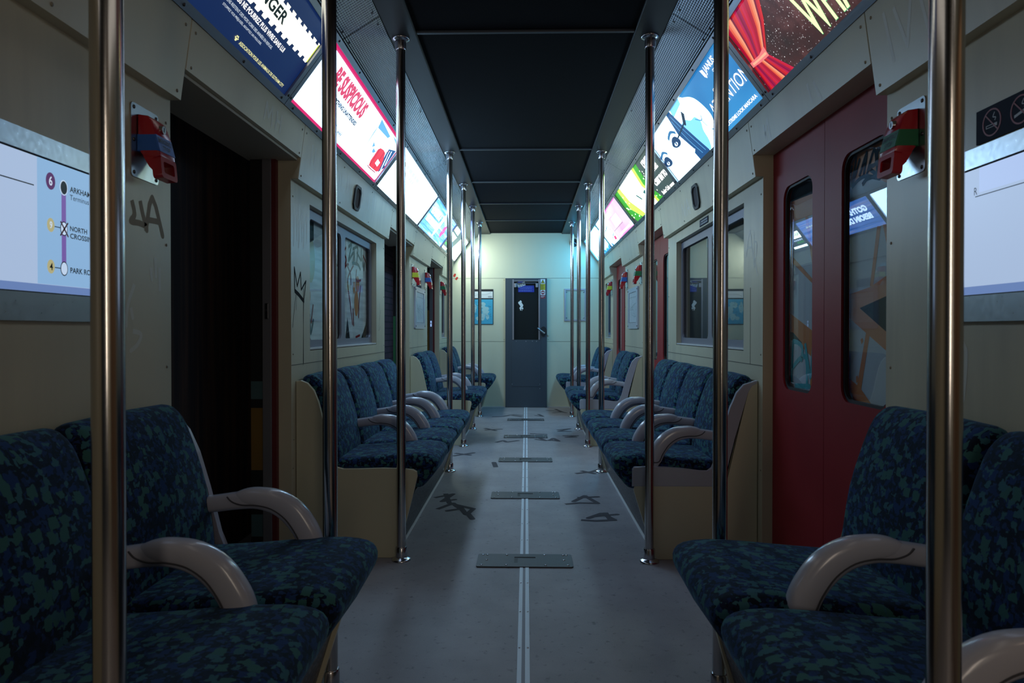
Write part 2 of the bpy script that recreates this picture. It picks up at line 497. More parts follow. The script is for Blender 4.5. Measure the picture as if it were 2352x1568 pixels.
mb = MatB('dark_brick'); tcv = mb.coord('UV')
br = mb.n.new('ShaderNodeTexBrick'); mb.link(tcv, br.inputs['Vector'])
br.inputs['Scale'].default_value = 1.0; br.inputs['Brick Width'].default_value = 0.22; br.inputs['Row Height'].default_value = 0.072; br.inputs['Mortar Size'].default_value = 0.007
br.inputs['Color1'].default_value = (0.075, 0.04, 0.055, 1); br.inputs['Color2'].default_value = (0.11, 0.06, 0.075, 1); br.inputs['Mortar'].default_value = (0.028, 0.02, 0.026, 1)
mb.base(br.outputs['Color'], 0.8); M['brick'] = mb.m
mb = MatB('dark_brown_curtain'); v = mb.coord('Object', (1, 14, 0.5))
mb.base(mb.ramp(mb.noise(v, 1.6, 4), [(0.4, (0.010, 0.010, 0.014)), (0.60, (0.05, 0.028, 0.022)), (0.75, (0.10, 0.045, 0.03))]), 0.8); M['curtain'] = mb.m
M['greenpaint'] = pm('green_paint', (0.03, 0.16, 0.06), 0.5)
M['ochre'] = pm('ochre_paint', (0.20, 0.11, 0.02), 0.5)
M['dkgreymetal'] = pm('dark_grey_metal', (0.14, 0.14, 0.155), 0.45, 0.0)
M['edgered'] = pm('edge_red', (0.13, 0.012, 0.014), 0.5)
M['winframe'] = pm('violet_grey_window_metal', (0.20, 0.20, 0.245), 0.45, 0.35)
M['white'] = pm('white_sticker', (0.75, 0.78, 0.8), 0.5)
M['blue'] = pm('blue_band', (0.03, 0.14, 0.50), 0.35)
M['green'] = pm('green_band', (0.02, 0.16, 0.07), 0.35)
M['yellow'] = pm('yellow_band', (0.62, 0.60, 0.04), 0.35)
M['ink'] = pm('black_ink', (0.01, 0.012, 0.016), 0.5)
M['navysign'] = pm('navy_sign', (0.020, 0.028, 0.05), 0.75, 0, 0.15)
M['signgrey'] = pm('pale_grey_print', (0.42, 0.44, 0.48), 0.5)
M['signred'] = pm('dull_red_print', (0.26, 0.03, 0.04), 0.5)
M['yellowsign'] = pm('yellow_sign', (0.55, 0.45, 0.02), 0.5)
M['bluesign'] = pm('royal_blue_sign', (0.012, 0.03, 0.32), 0.4)
M['mapblue'] = pm('map_sea_blue', (0.06, 0.42, 0.66), 0.4)
M['mapland'] = pm('map_land', (0.36, 0.62, 0.68), 0.4)

# ------------------------------------------------------------------ outlines of the painted marks (metres on their own surface)
CROWN=[[(3.114,1.338),(3.153,1.254),(3.2,1.322),(3.209,1.241),(3.278,1.287),(3.245,1.188),(3.119,1.232),(3.114,1.338)],[(3.119,1.232),(3.178,1.215),(3.245,1.189)],[(3.134,1.216),(3.108,1.129),(3.088,1.063)],[(3.245,1.188),(3.239,1.036),(3.234,0.885)],[(3.144,1.217),(3.138,1.143)]]
HATAG=[[(1.824,1.399),(1.837,1.363),(1.819,1.342),(1.855,1.343),(1.892,1.34)],[(1.864,1.405),(1.877,1.37),(1.896,1.329)],[(1.892,1.324),(1.925,1.426),(1.98,1.324)],[(1.901,1.359),(1.957,1.362)]]
FAINT=[[(1.834,1.173),(1.802,1.113),(1.794,1.06)],[(1.817,1.109),(1.825,1.082)],[(1.916,1.226),(1.92,1.193)],[(1.938,1.257),(1.942,1.204)],[(1.961,1.23),(1.962,1.167)],[(1.825,1.046),(1.865,1.037),(1.848,1.01),(1.816,0.993)]]
RED=[[(3.996,1.596),(3.932,1.501),(3.952,1.434),(3.9,1.337),(3.889,1.222)],[(3.952,1.428),(4.005,1.457),(4.06,1.438)],[(3.889,1.222),(3.972,1.261),(4.047,1.274)],[(3.888,1.085),(3.96,1.05),(3.981,1.08)],[(4.257,1.57),(4.209,1.527),(4.268,1.49),(4.173,1.419),(4.16,1.362)],[(4.268,1.471),(4.367,1.41),(4.38,1.347)],[(4.446,1.475),(4.304,1.386),(4.316,1.304),(4.366,1.211),(4.416,1.09)],[(4.697,1.569),(4.787,1.529),(4.817,1.483)],[(4.637,1.358),(4.594,1.254),(4.579,1.138)],[(4.43,1.194),(4.448,1.084)],[(4.161,1.381),(4.244,1.45),(4.317,1.469)],[(4.526,1.457),(4.512,1.382),(4.638,1.392)],[(3.598,1.188),(3.563,1.092)],[(4.169,1.008),(4.14,1.069)],[(4.495,1.005),(4.606,1.017)]]
GREY=[[(4.318,1.577),(4.395,1.606),(4.318,1.495)],[(4.318,1.488),(4.446,1.56),(4.433,1.494)],[(4.46,1.588),(4.472,1.511)],[(4.42,1.577),(4.555,1.606),(4.526,1.503)],[(4.527,1.57),(4.639,1.528)],[(4.654,1.612),(4.653,1.53)],[(4.406,1.485),(4.554,1.493),(4.624,1.465)],[(4.682,1.553),(4.697,1.493)],[(4.741,1.525),(4.726,1.468)],[(3.487,1.004),(3.538,1.128)],[(3.538,1.112),(3.554,1.034),(3.597,1.103)],[(3.472,1.111),(3.479,1.004)]]
ORB=[[[(4.553,1.339)],[(4.458,1.31)]],[[(4.519,1.23)]],[[(4.183,1.241)]],[[(3.505,1.23)]],[[(3.565,1.37)]]]
DARKP=[[(4.24,0.994),(4.29,1.133),(4.351,0.993)],[(4.634,0.99),(4.783,1.093),(4.876,0.987)],[(3.887,0.996),(3.96,1.05),(4.023,0.994)],[(3.468,1.636),(3.61,1.639),(3.61,1.528),(3.524,1.501),(3.467,1.519)],[(4.369,1.66),(4.698,1.686),(4.698,1.644),(4.369,1.609)],[(3.892,1.634),(4.083,1.644),(4.039,1.602),(3.902,1.607)]]
ORNG=[[(2.48,1.735),(2.161,1.654),(2.16,1.505),(2.287,1.563),(2.464,1.541)],[(2.446,1.171),(2.271,1.192),(2.157,1.225),(2.157,1.148),(2.345,1.123),(2.156,1.042),(2.155,0.976),(2.446,1.103)],[(2.232,1.385),(2.209,1.381),(2.257,1.191),(2.277,1.193)],[(2.198,1.386),(2.175,1.382),(2.158,1.328),(2.158,1.277)],[(2.301,1.042),(2.276,1.036),(2.336,0.837),(2.369,0.834)],[(2.437,0.886),(2.343,0.855),(2.256,0.802),(2.422,0.784)],[(3.01,1.6),(2.714,1.589),(2.713,1.506),(2.947,1.51),(2.935,1.353),(2.984,1.12),(3.005,1.12)],[(2.985,1.132),(2.709,1.041),(2.708,0.933),(2.984,1.04)],[(2.925,1.359),(2.711,1.243),(2.711,1.225),(2.935,1.337)],[(2.802,1.51),(2.775,1.505),(2.711,1.315),(2.729,1.302)],[(2.734,0.939),(2.708,0.969),(2.707,0.81),(2.75,0.806)],[(2.942,1.04),(2.717,1.026),(2.734,0.983)],[(2.338,1.017),(2.325,1.023),(2.319,1.011),(2.331,1.001)],[(2.369,0.89),(2.356,0.894),(2.353,0.873),(2.366,0.868)]]
DRK=[[(2.345,1.124),(2.157,1.159),(2.156,1.036)],[(3.022,1.731),(2.715,1.661),(2.714,1.589),(3.01,1.6)],[(2.984,1.044),(2.922,1.04),(2.825,0.996),(2.983,1.009)],[(2.194,1.635),(2.161,1.637),(2.16,1.517),(2.182,1.527)]]
TEAL=[[(2.94,0.798),(2.926,0.978),(2.902,1.002),(2.825,0.98),(2.834,0.927)],[(2.951,0.875),(2.862,0.926),(2.787,0.937),(2.777,0.819)],[(2.797,0.996),(2.76,0.894),(2.742,0.866),(2.72,0.983)],[(2.9,0.816),(2.75,0.825)],[(2.44,0.912),(2.429,0.848),(2.425,0.803)]]
TAG=[[(2.436,1.555),(2.403,1.615),(2.443,1.599),(2.37,1.657),(2.402,1.551),(2.35,1.627)],[(2.35,1.571),(2.3,1.639),(2.318,1.576)],[(2.299,1.566),(2.252,1.638),(2.24,1.588),(2.287,1.587),(2.233,1.551)],[(2.233,1.557),(2.228,1.632),(2.194,1.6),(2.222,1.578)],[(2.402,1.545),(2.324,1.565),(2.216,1.535)],[(2.33,1.539),(2.299,1.551),(2.251,1.549)],[(2.194,1.629),(2.177,1.595),(2.205,1.573),(2.171,1.531)]]
FLOORTAGS=[[(-0.571,4.263),(-0.465,4.363),(-0.513,4.171),(-0.438,4.219)],[(-0.514,4.372),(-0.462,4.127)],[(-0.518,3.988),(-0.44,4.128),(-0.382,3.999),(-0.454,3.956)],[(-0.437,4.106),(-0.306,4.001),(-0.33,3.898),(-0.294,3.783)],[(-0.386,4.041),(-0.339,3.878)],[(0.24,4.12),(0.327,4.153),(0.439,4.146),(0.376,4.332),(0.295,4.188)],[(0.325,4.282),(0.456,4.309)],[(0.308,3.777),(0.388,3.76),(0.493,3.781),(0.436,3.914),(0.352,3.816)],[(0.387,3.854),(0.523,3.896)],[(0.459,3.935),(0.472,3.781)],[(0.086,6.59),(0.191,6.514),(0.14,6.648)],[(0.21,6.559),(0.313,6.484),(0.267,6.651),(0.226,6.515)],[(-0.282,6.396),(-0.216,6.506),(-0.179,6.419),(-0.075,6.509)],[(0.108,8.463),(0.209,8.355),(0.156,8.577)],[(-0.413,8.306),(-0.279,8.345),(-0.192,8.494),(-0.052,8.313)],[(-0.169,8.533),(-0.053,8.46)],[(0.262,9.022),(0.427,8.88),(0.515,8.741)],[(0.39,9.154),(0.472,8.82),(0.349,8.737)],[(0.328,7.214),(0.472,7.313),(0.343,7.12),(0.46,7.123)],[(0.366,6.818),(0.514,6.821),(0.398,6.724),(0.489,6.725)],[(0.366,5.008),(0.494,5.077),(0.543,5.145)],[(0.414,5.109),(0.502,5.011)],[(-0.608,5.694),(-0.449,5.845)],[(-0.606,5.824),(-0.472,5.74)],[(-0.436,7.198),(-0.262,7.269)],[(-0.445,7.335),(-0.317,7.16)],[(0.043,6.947),(0.202,6.913)],[(-0.23,5.234),(-0.253,5.419)]]

# ------------------------------------------------------------------ frames of the big planes
def side_frame(s, X, y0=0.0, z0=0.0):
    return Frame((s * X, y0, z0), (0, 1, 0), (0, 0, 1), (-s, 0, 0))
def sect(s, y0=0.0):
    return Frame((0, y0, 0), (s, 0, 0), (0, 0, 1), (0, 1, 0))
FLOOR = Frame((0, 0, 0), (1, 0, 0), (0, 1, 0), (0, 0, 1))
ENDF = Frame((0, YE, 0), (1, 0, 0), (0, 0, 1), (0, -1, 0))
def ad_frame(s):
    V = Vector((s * (XT - XF), 0, ZT - ZF)).normalized()
    N = Vector((-s * (ZT - ZF), 0, XT - XF)); N = Vector((-s * abs(ZT - ZF), 0, -abs(XF - XT))).normalized()
    return Frame((s * XF, 0, ZF), (0, 1, 0), V, N)
AD_L = math.hypot(XF - XT, ZT - ZF)
def corn_frame(s):
    V = Vector((s * (XF - XC), 0, ZF - ZCB)).normalized()
    N = Vector((-s * (ZF - ZCB), 0, -(XC - XF))).normalized()
    return Frame((s * XC, 0, ZCB), (0, 1, 0), V, N)
def cornx(z): return XC + (XF - XC) * (z - ZCB) / (ZF - ZCB)

def struct(o, label=None, cat=None):
    return tag(o, label, cat, None, 'structure')

# small dome-headed screws, one object each
def screw_mesh(r, mat):
    b = B()
    b.lathe((0, 0, 0), [(r, 0), (r * .92, r * .35), (r * .6, r * .6), (r * .15, r * .68)], 10)
    o = b.build('screw', mat, None, True, 60)
    me = o.data; bpy.data.objects.remove(o); return me
SCREWS = {}
def screws(parent, fr, pts, h=0.0, r=0.005, mat='screw'):
    key = (round(r, 4), mat)
    if key not in SCREWS: SCREWS[key] = screw_mesh(r, M[mat])
    off = Vector(); q = parent
    while q is not None:
        off += q.location; q = q.parent
    rot = Matrix((fr.U, fr.N.cross(fr.U), fr.N)).transposed().to_euler()
    for u, v in pts:
        o = bpy.data.objects.new('screw', SCREWS[key]); COL.objects.link(o)
        o.parent = parent; o.location = fr.p(u, v, h) - off; o.rotation_euler = rot

# ------------------------------------------------------------------ floor and ceiling
b = B(); b.box(-1.6, 1.6, YR - .05, YE + .04, -0.06, 0.0)
floor = struct(b.build('floor', M['floor']), 'grey speckled floor covering of the train carriage', 'floor')
b = B(); b.box(-XBI, XBI, YR, YE + .02, ZC + .014, ZC + .06)
ceil = struct(b.build('ceiling', M['ceiling']), 'black felt ceiling panels down the middle of the carriage', 'ceiling')
for i, s in enumerate((-1, 1)):
    b = B(); b.box(s * XBI, s * (XB + .012), YR, YE + .02, ZC, ZC + .06, 0.004)
    struct(b.build('trim_%d' % (1 + i), M['beam']), ('left' if s < 0 else 'right') + '-hand black ceiling beam that the pole tops are fixed to', 'ceiling beam')
for y in (3.06, 5.03, 6.13, 7.17, 8.25):
    b = B(); b.box(-XBI, XBI, y - .011, y + .011, ZC + .004, ZC + .016, 0.003)
    o = struct(b.build('trim_3', M['bar']))
    o['label'] = 'dark metal bar across the black ceiling, %s metres down the carriage' % ('%.1f' % y); o['category'] = 'ceiling bar'

# ------------------------------------------------------------------ perforated metal panels above the advertisements
for i, s in enumerate((-1, 1)):
    a = Vector((s * XT, 0, ZT + .004)); c = Vector((s * XB, 0, ZC))
    V = (c - a).normalized(); PL = (c - a).length
    N = Vector((-s * V.z * 1.0, 0, -abs(V.x))).normalized()
    cuts = [YR, 2.87, 5.32, 6.45, 7.6, YE]
    for k in range(5):
        y0, y1 = cuts[k] + .003, cuts[k + 1] - .003
        bm = bmesh.new(); uvl = bm.loops.layers.uv.new('UVMap')
        q = [(y0, 0), (y1, 0), (y1, PL), (y0, PL)]
        top = [bm.verts.new(a + V * v + Vector((0, y, 0)) + N * .004) for y, v in q]
        bot = [bm.verts.new(a + V * v + Vector((0, y, 0)) - N * .012) for y, v in q]
        fs = [bm.faces.new(top), bm.faces.new(list(reversed(bot)))] + [bm.faces.new((top[j], bot[j], bot[(j + 1) % 4], top[(j + 1) % 4])) for j in range(4)]
        vals = {}
        for vv, (y, v) in zip(top, q): vals[vv] = (y, v)
        for vv, (y, v) in zip(bot, q): vals[vv] = (y, v)
        for f in fs:
            for lp in f.loops: lp[uvl].uv = vals[lp.vert]
        bmesh.ops.recalc_face_normals(bm, faces=bm.faces[:])
        me = bpy.data.meshes.new('trim_4'); bm.to_mesh(me); bm.free(); me.materials.append(M['perf'])
        o = bpy.data.objects.new('trim_%d' % (4 + i), me); COL.objects.link(o)
        struct(o, '%s-hand perforated metal ceiling strip, panel from %.1f to %.1f metres' % ('left' if s < 0 else 'right', y0, y1), 'ceiling strip')
        fr = Frame(a, (0, 1, 0), V, N)
        screws(o, fr, [(y0 + .05, .018), (y1 - .05, .018), ((y0 + y1) / 2, PL - .02), (y0 + .05, PL - .02), (y1 - .05, PL - .02)], .004, .005)

# ------------------------------------------------------------------ side walls, cornices and doorways
ADDED_HALL = (-.62, .72)      # unseen doorway on the right, opened to the added hall for its warm light
SEG = [(YR, DOORS[0][0]), (DOORS[0][1], DOORS[1][0]), (DOORS[1][1], DOORS[2][0]), (DOORS[2][1], YE)]
WINS = {1: (3.34, 4.83), 3: (8.56, 9.13)}
WZ0, WZ1 = 0.95, 1.668
SEGNAME = ['nearest the camera', 'behind the four-seat bench', 'between the second and third doorways', 'beside the end wall']
walls = {}
for s in (-1, 1):
    nm = 'left' if s < 0 else 'right'
    fr = side_frame(s, WX)
    for k, (y0, y1) in enumerate(SEG):
        b = B()
        if k in WINS:
            wy0, wy1 = WINS[k]
            add_plate(b, fr, [(y0, 0), (y1, 0), (y1, ZCB + .004), (y0, ZCB + .004)], [[(wy0, WZ0), (wy1, WZ0), (wy1, WZ1), (wy0, WZ1)]], -0.05, 0.0)
            b.fbox(fr, y0, y0 + .06, 0, ZCB, -.12, -.05); b.fbox(fr, y1 - .06, y1, 0, ZCB, -.12, -.05)
        elif k == 0 and s > 0:
            b.fbox(fr, y0, ADDED_HALL[0], 0, ZCB + .004, -.12, 0.0); b.fbox(fr, ADDED_HALL[1], y1, 0, ZCB + .004, -.12, 0.0)
        else:
            b.fbox(fr, y0, y1, 0, ZCB + .004, -.12, 0.0)
        w = struct(b.build('wall_' + nm, M['wall']), 'cream %s-hand side wall panel %s' % (nm, SEGNAME[k]), 'wall')
        walls[(s, k)] = w
        # joints between the panels
        b = B()
        if k: b.fbox(fr, (ADDED_HALL[1] if k == 0 and s > 0 else y0) + .004, y1 - .004, .889, .892, -.001, .0012)
        if k == 1: b.fbox(fr, 3.238, 3.2405, .892, 1.25, -.001, .001)
        if k: b.build('joint', M['groove'], w)
        pts = [(y0 + .025, z) for z in (.94, 1.66)] + [(y1 - .025, z) for z in (.94, 1.3, 1.66)]
        if k in (1, 2, 3): pts += [(y0 + .03, .55), (y0 + .02, .42)]
        screws(w, fr, pts, 0, .0045, 'wscrew')
    # cornice: full pieces between the doorways, short ones over them
    cf = corn_frame(s); CL = (Vector((XC, ZCB)) - Vector((XF, ZF))).length
    hd = (Vector((XC, ZCB)) - Vector((cornx(ZH), ZH))).length
    pieces = []
    for k, (y0, y1) in enumerate(SEG): pieces.append((y0, y1, ZCB))
    for (y0, y1) in DOORS: pieces.append((y0, y1, ZH))
    for y0, y1, zb in pieces:
        b = B()
        b.prism(sect(s), [(cornx(zb), zb), (XF, ZF), (1.20, ZF), (1.20, zb)], y0 + .0012, y1 - .0012, 0.0025)
        o = struct(b.build('trim_%d' % (6 if s < 0 else 7), M['wall']), 'cream %s-hand cornice panel %s' % (nm, ('over the doorway' if zb == ZH else 'over the wall') + ' from %.1f to %.1f metres' % (y0, y1)), 'cornice')
        v0 = .02 if zb == ZCB else hd + .015
        sc = [(y0 + .03, v0), (y1 - .03, v0), (y0 + .03, CL - .03), (y1 - .03, CL - .03)]
        n = max(1, int((y1 - y0) / .55))
        for j in range(1, n): sc += [(y0 + (y1 - y0) * j / n, v0), (y0 + (y1 - y0) * j / n, CL - .03)]
        screws(o, cf, [q for q in sc if q[0] > .5], 0, .005, 'wscrew')
        ghosts = []
        if s < 0 and zb == ZH and y0 < 3: ghosts = [[(2.62, .13), (2.63, .20), (2.66, .15), (2.69, .20), (2.70, .13)], [(2.74, .20), (2.74, .13)], [(2.74, .165), (2.79, .165)], [(2.79, .20), (2.79, .13)]]
        if s < 0 and zb == ZCB and y0 < 3.2 and y0 > 3: ghosts = [[(3.2 + .16 * i + d, .19 - .03 * (i % 2)), (3.205 + .16 * i + d, .10)] for i in range(9) for d in (0, .05)]
        if s > 0 and zb == ZCB and y0 < 3.2 and y0 > 3: ghosts = [[(4.45, .04), (4.44, .13), (4.39, .05), (4.36, .13), (4.36, .04)], [(4.33, .04), (4.30, .14), (4.25, .04)], [(4.32, .08), (4.26, .08)]]
        if s > 0 and zb == ZH and y0 < 3: ghosts = [[(2.9, .18), (2.88, .10)], [(2.9, .13), (2.85, .19), (2.84, .10)], [(2.45, .19), (2.43, .12)], [(2.40, .18), (2.36, .11)]]
        if s > 0 and zb == ZCB and y0 < 0: ghosts = [[(1.93, .20), (1.91, .06)], [(1.88, .19), (1.84, .07), (1.80, .18)], [(1.76, .16), (1.74, .04)]]
        if ghosts:
            b = B()
            for st in ghosts: b.stroke(cf, st, .013, .0003, 1)
            b.build('pale_tag', M['palepaint'], o)

def pane_window(s, k, y0, y1, panes, name):
    """sliding window: metal frame plate with rounded openings, glass and what is painted behind it"""
    nm = 'left' if s < 0 else 'right'
    fr = side_frame(s, WX)
    root = thing(name, fr.p((y0 + y1) / 2, WZ0, 0), None, None)
    struct(root, '%s-hand steel-framed window with %d panes %s' % (nm, len(panes), 'above the four-seat bench' if k == 1 else 'beside the end wall'), 'window')
    b = B()
    holes = [rrect(a, c, WZ0 + .05, WZ1 - .05, .035) for a, c in panes]
    add_plate(b, fr, [(y0, WZ0), (y1, WZ0), (y1, WZ1), (y0, WZ1)], holes, -.046, -.034)
    b.build('window_frame', M['winframe'], root)
    b = B()
    for a, c in panes: add_plate(b, fr, rrect(a - .012, c + .012, WZ0 + .038, WZ1 - .038, .04), [rrect(a, c, WZ0 + .05, WZ1 - .05, .035)], -.056, -.046)
    b.build('rubber_seal', M['rubber'], root)
    for a, c in panes:
        b = B(); b.fbox(fr, a - .008, c + .008, WZ0 + .042, WZ1 - .042, -.052, -.048)
        b.build('glass_pane', M['dullglass'] if s < 0 else M['glass'], root)
    b = B(); b.fbox(fr, y0 + .002, y1 - .002, WZ0 + .004, WZ0 + .012, -.034, -.002)
    b.build('window_sill', M['trimwhite'], root)
    return root, fr

LP = [(3.44, 4.035), (4.115, 4.79)]
wl, frl = pane_window(-1, 1, 3.34, 4.83, LP, 'window_1')
b = B(); b.fbox(frl, 3.35, 4.82, WZ0 + .01, WZ1 - .01, -.075, -.066)
bo = b.build('painted_board', M['paleboard'], wl)
H0 = -.0655
b = B()
for st in RED: b.stroke(frl, st, .016, H0 + .0009)
b.build('red_paint', M['dkredpaint'], bo)
b = B()
for st in GREY: b.stroke(frl, st, .02, H0 + .0015)
b.build('grey_tag', M['bluepaint'], bo)
b = B()
for (u, v), ru, rv in (((4.553, 1.36), .05, .055), ((4.46, 1.33), .025, .04), ((4.519, 1.23), .055, .085), ((4.17, 1.26), .03, .12), ((4.0, 1.20), .03, .09), ((3.505, 1.23), .05, .05)):
    b.flat(frl, ellipse(u, v, ru, rv), H0 + .0005)
b.build('orange_paint', M['orangepaint'], bo)
b = B(); b.flat(frl, ellipse(3.56, 1.42, .07, .12), H0 + .0003); b.flat(frl, ellipse(3.45, 1.40, .05, .06), H0 + .0003)
b.build('yellow_paint', pm('faded_yellow_paint', (.5, .38, .12), .5), bo)
b = B()
for pg in DARKP: b.flat(frl, pg, H0 + .0007)
b.flat(frl, [(4.70, 1.01), (4.81, 1.01), (4.81, 1.15), (4.77, 1.08)], H0 + .0007)
b.build('black_paint', M['blackpaint'], bo)

wr, frr = pane_window(1, 1, 3.34, 4.83, LP, 'window_2')
b = B(); b.fbox(frr, 3.35, 4.82, WZ0 + .01, WZ1 - .01, -.09, -.08); b.build('backing_board', M['black'], wr)
for s, nmw in ((-1, 'window_3'), (1, 'window_4')):
    w4, f4 = pane_window(s, 3, 8.56, 9.13, [(8.63, 9.07)], nmw)
    b = B(); b.fbox(f4, 8.57, 9.12, WZ0 + .01, WZ1 - .01, -.09, -.08)
    b.build('backing_board', pm('brown_board', (.16, .11, .09), .6) if s < 0 else M['black'], w4)

# ---- right-hand red double doors
DX = 1.105
for k, (y0, y1) in enumerate(DOORS):
    fr = side_frame(1, DX)
    mid = (y0 + y1) / 2
    root = thing('door_%d' % (k + 1), (DX, mid, 0), None, None)
    struct(root, ['dark red closed double doors nearest the camera, graffiti behind their glass', 'dark red closed double doors past the four-seat bench', 'dark red closed double doors nearest the end wall'][k], 'door')
    for j, (a, c) in enumerate(((y0 - .03, mid - .0015), (mid + .0015, y1 + .03))):
        pa, pc = (a + .105, c - .135) if j == 0 else (a + .105, c - .15)
        b = B()
        hole = rrect(pa, pc, .80, 1.655, .055)
        add_plate(b, fr, [(a, 0), (c, 0), (c, ZH + .03), (a, ZH + .03)], [hole], -.03, 0.0)
        leaf = b.build('leaf', M['reddoor'], root)
        b = B(); add_plate(b, fr, rrect(pa - .002, pc + .002, .798, 1.657, .057), [rrect(pa + .010, pc - .010, .81, 1.645, .048)], -.022, -.008)
        b.build('rubber_seal', M['rubber'], leaf)
        b = B(); b.fbox(fr, pa - .001, pc + .001, .799, 1.656, -.018, -.014); b.build('glass_pane', M['glass'], leaf)
        b = B(); b.fbox(fr, pa - .06, pc + .06, .74, 1.72, -.045, -.033)
        bd = b.build('painted_board', M['greyboard'] if k == 0 else M['paleboard'] if k == 2 else M['black'], leaf)
        if k == 0:
            lo, hi = pa - .055, pc + .055
            def clip(pg): return [(min(max(u, lo), hi), v) for u, v in pg]
            def mine(pg): return lo - .05 < sum(q[0] for q in pg) / len(pg) < hi + .05
            for nm, data, mat, h in (('orange_paint', ORNG, 'brownpaint', -.0325), ('black_paint', DRK, 'blackpaint', -.0322)):
                b = B(); ok = 0
                for i, pg in enumerate(data):
                    if mine(pg): b.flat(fr, clip(pg), h + i * .00002); ok += 1
                if ok: b.build(nm, M[mat], bd)
                else: b.bm.free()
            for nm, data, mat, w in (('teal_tag', TEAL, 'tealpaint', .020), ('black_tag', TAG, 'bluepaint', .014)):
                b = B(); ok = 0
                for st in data:
                    if mine(st): b.stroke(fr, st, w, -.0315); ok += 1
                if ok: b.build(nm, M[mat], bd)
                else: b.bm.free()
        if k == 2:
            b = B()
            for st in ([(pa + .1, 1.5), (pa + .12, 1.2), (pa + .08, .9)], [(pa + .2, 1.55), (pa + .18, 1.1)]): b.stroke(fr, st, .03, -.0322)
            b.build('blue_paint', M['bluepaint'], bd)
    if k == 0:
        b = B(); b.rect(fr, 2.727, 2.75, 1.145, 1.175, -.0135)

# ---- left-hand doorways: leaves slid open into the pocket, dark outside
b = B()
for (y0, y1) in ((1.2, 4.2),):
    b.box(-1.45, -1.42, y0, y1, -.05, 2.4)
struct(b.build('wall_outside', M['curtain']), 'dark brown hanging behind the open left-hand doorway nearest the camera', 'wall')
bm = bmesh.new(); uvl = bm.loops.layers.uv.new('UVMap')
vs = [bm.verts.new((-1.62, y, z)) for y, z in ((4.6, -.05), (9.6, -.05), (9.6, 2.5), (4.6, 2.5))]
v2 = [bm.verts.new((-1.70, y, z)) for y, z in ((4.6, -.05), (9.6, -.05), (9.6, 2.5), (4.6, 2.5))]
fs = [bm.faces.new(vs), bm.faces.new(list(reversed(v2)))] + [bm.faces.new((vs[j], v2[j], v2[(j + 1) % 4], vs[(j + 1) % 4])) for j in range(4)]
for f in fs:
    for lp in f.loops: lp[uvl].uv = (lp.vert.co.y, lp.vert.co.z)
bmesh.ops.recalc_face_normals(bm, faces=bm.faces[:])
me = bpy.data.meshes.new('wall_outside'); bm.to_mesh(me); bm.free(); me.materials.append(M['brick'])
o = bpy.data.objects.new('wall_outside', me); COL.objects.link(o)
struct(o, 'purple-brown brick wall outside the second open left-hand doorway', 'wall')

for k, (y0, y1) in enumerate(DOORS):
    root = thing('door_%d' % (k + 4), (-1.15, y1, 0), None, None)
    struct(root, ['open left-hand sliding door nearest the camera, only its dark edge showing', 'open left-hand sliding door past the four-seat bench, green below', 'open left-hand sliding door nearest the end wall, blue sticker on its edge'][k], 'door')
    yl = y1 - .035
    b = B(); b.box(-1.118, -1.138, y1 - .028, y1 + .0, 0, ZH + .02)
    b.build('red_edge_strip', M['edgered'], root)
    b = B(); b.box(-1.138, -1.178, yl, y1 + .55, 0, ZH + .02, .002)
    lf = b.build('leaf', M['dkgreymetal'], root)
    b = B(); b.box(-1.150, -1.166, yl - .004, yl, 1.10, 1.17, .002)
    if k == 2: b.build('button_plate', em('glowing_blue_sticker', (.35, .55, 1.0), .9), lf)  # the blue sticker's brightness is put in as glow
    else: b.build('button_plate', M['screw'], lf)
    b = B(); b.cyl((-1.158, yl - .007, 1.14), (-1.158, yl - .003, 1.14), .006, n=12); b.build('button', M['ink'] if k == 2 else M['chrome'], lf)
    # the face of the outer skin, painted over
    b = B(); b.box(-1.180, -1.235 if k == 0 else -1.205, yl + .01, y1 + .5, 0, ZH + .02)
    sk = b.build('outer_skin', M['black'], root)
    fs_ = Frame((0, yl + .0095, 0), (1, 0, 0), (0, 0, 1), (0, -1, 0))
    if k == 0:
        b = B(); b.rect(fs_, -1.234, -1.181, .42, .70, .0004); b.build('orange_paint', M['ochre'], sk)
        b = B(); b.rect(fs_, -1.234, -1.181, .74, .82, .0004); b.rect(fs_, -1.234, -1.181, .12, .22, .0004); b.build('teal_paint', pm('dull_teal_paint', (.06, .12, .13), .5), sk)
    elif k == 1:
        b = B(); b.rect(fs_, -1.204, -1.181, .0, 1.18, .0004); b.build('green_paint', M['greenpaint'], sk)
    else:
        b = B(); b.rect(fs_, -1.204, -1.181, .0, 1.3, .0004); b.build('ochre_paint', M['ochre'], sk)
    # head track above the doorway
    b = B(); b.box(-1.03, -1.25, y0, y1, ZH - .012, ZH - .001); b.build('head_track', M['jamb'], root)

# ------------------------------------------------------------------ end wall
b = B(); b.box(-1.3, 1.3, YE, YE + .05, 0, 2.55)
ew = struct(b.build('wall_far', M['endwall']), 'pale cream end wall of the carriage, lit cyan by the advertisements', 'wall')
b = B()
for zz in (.903, 1.769):
    b.fbox(ENDF, -1.05, -.285, zz - .0016, zz + .0016, -.001, .0012); b.fbox(ENDF, .289, 1.05, zz - .0016, zz + .0016, -.001, .0012)
b.build('joint', M['groove'], ew)
screws(ew, ENDF, [(-.30, .93), (-.30, 1.745), (.305, .93), (-.66, .93), (.66, 1.745)], 0, .005, 'wscrew')
b = B()
b.stroke(ENDF, [(-.99, 1.79), (-.975, 1.82)], .030, .001); b.stroke(ENDF, [(-.965, 1.75), (-.945, 1.775)], .028, .001)
b.build('red_paint_blots', M['redpaint'], ew)
b = B(); b.box(-1.05, 1.05, YE - .012, YE, 0, .012); struct(b.build('baseboard_far', M['trimwhite']), 'pale threshold strip along the foot of the end wall', 'baseboard')

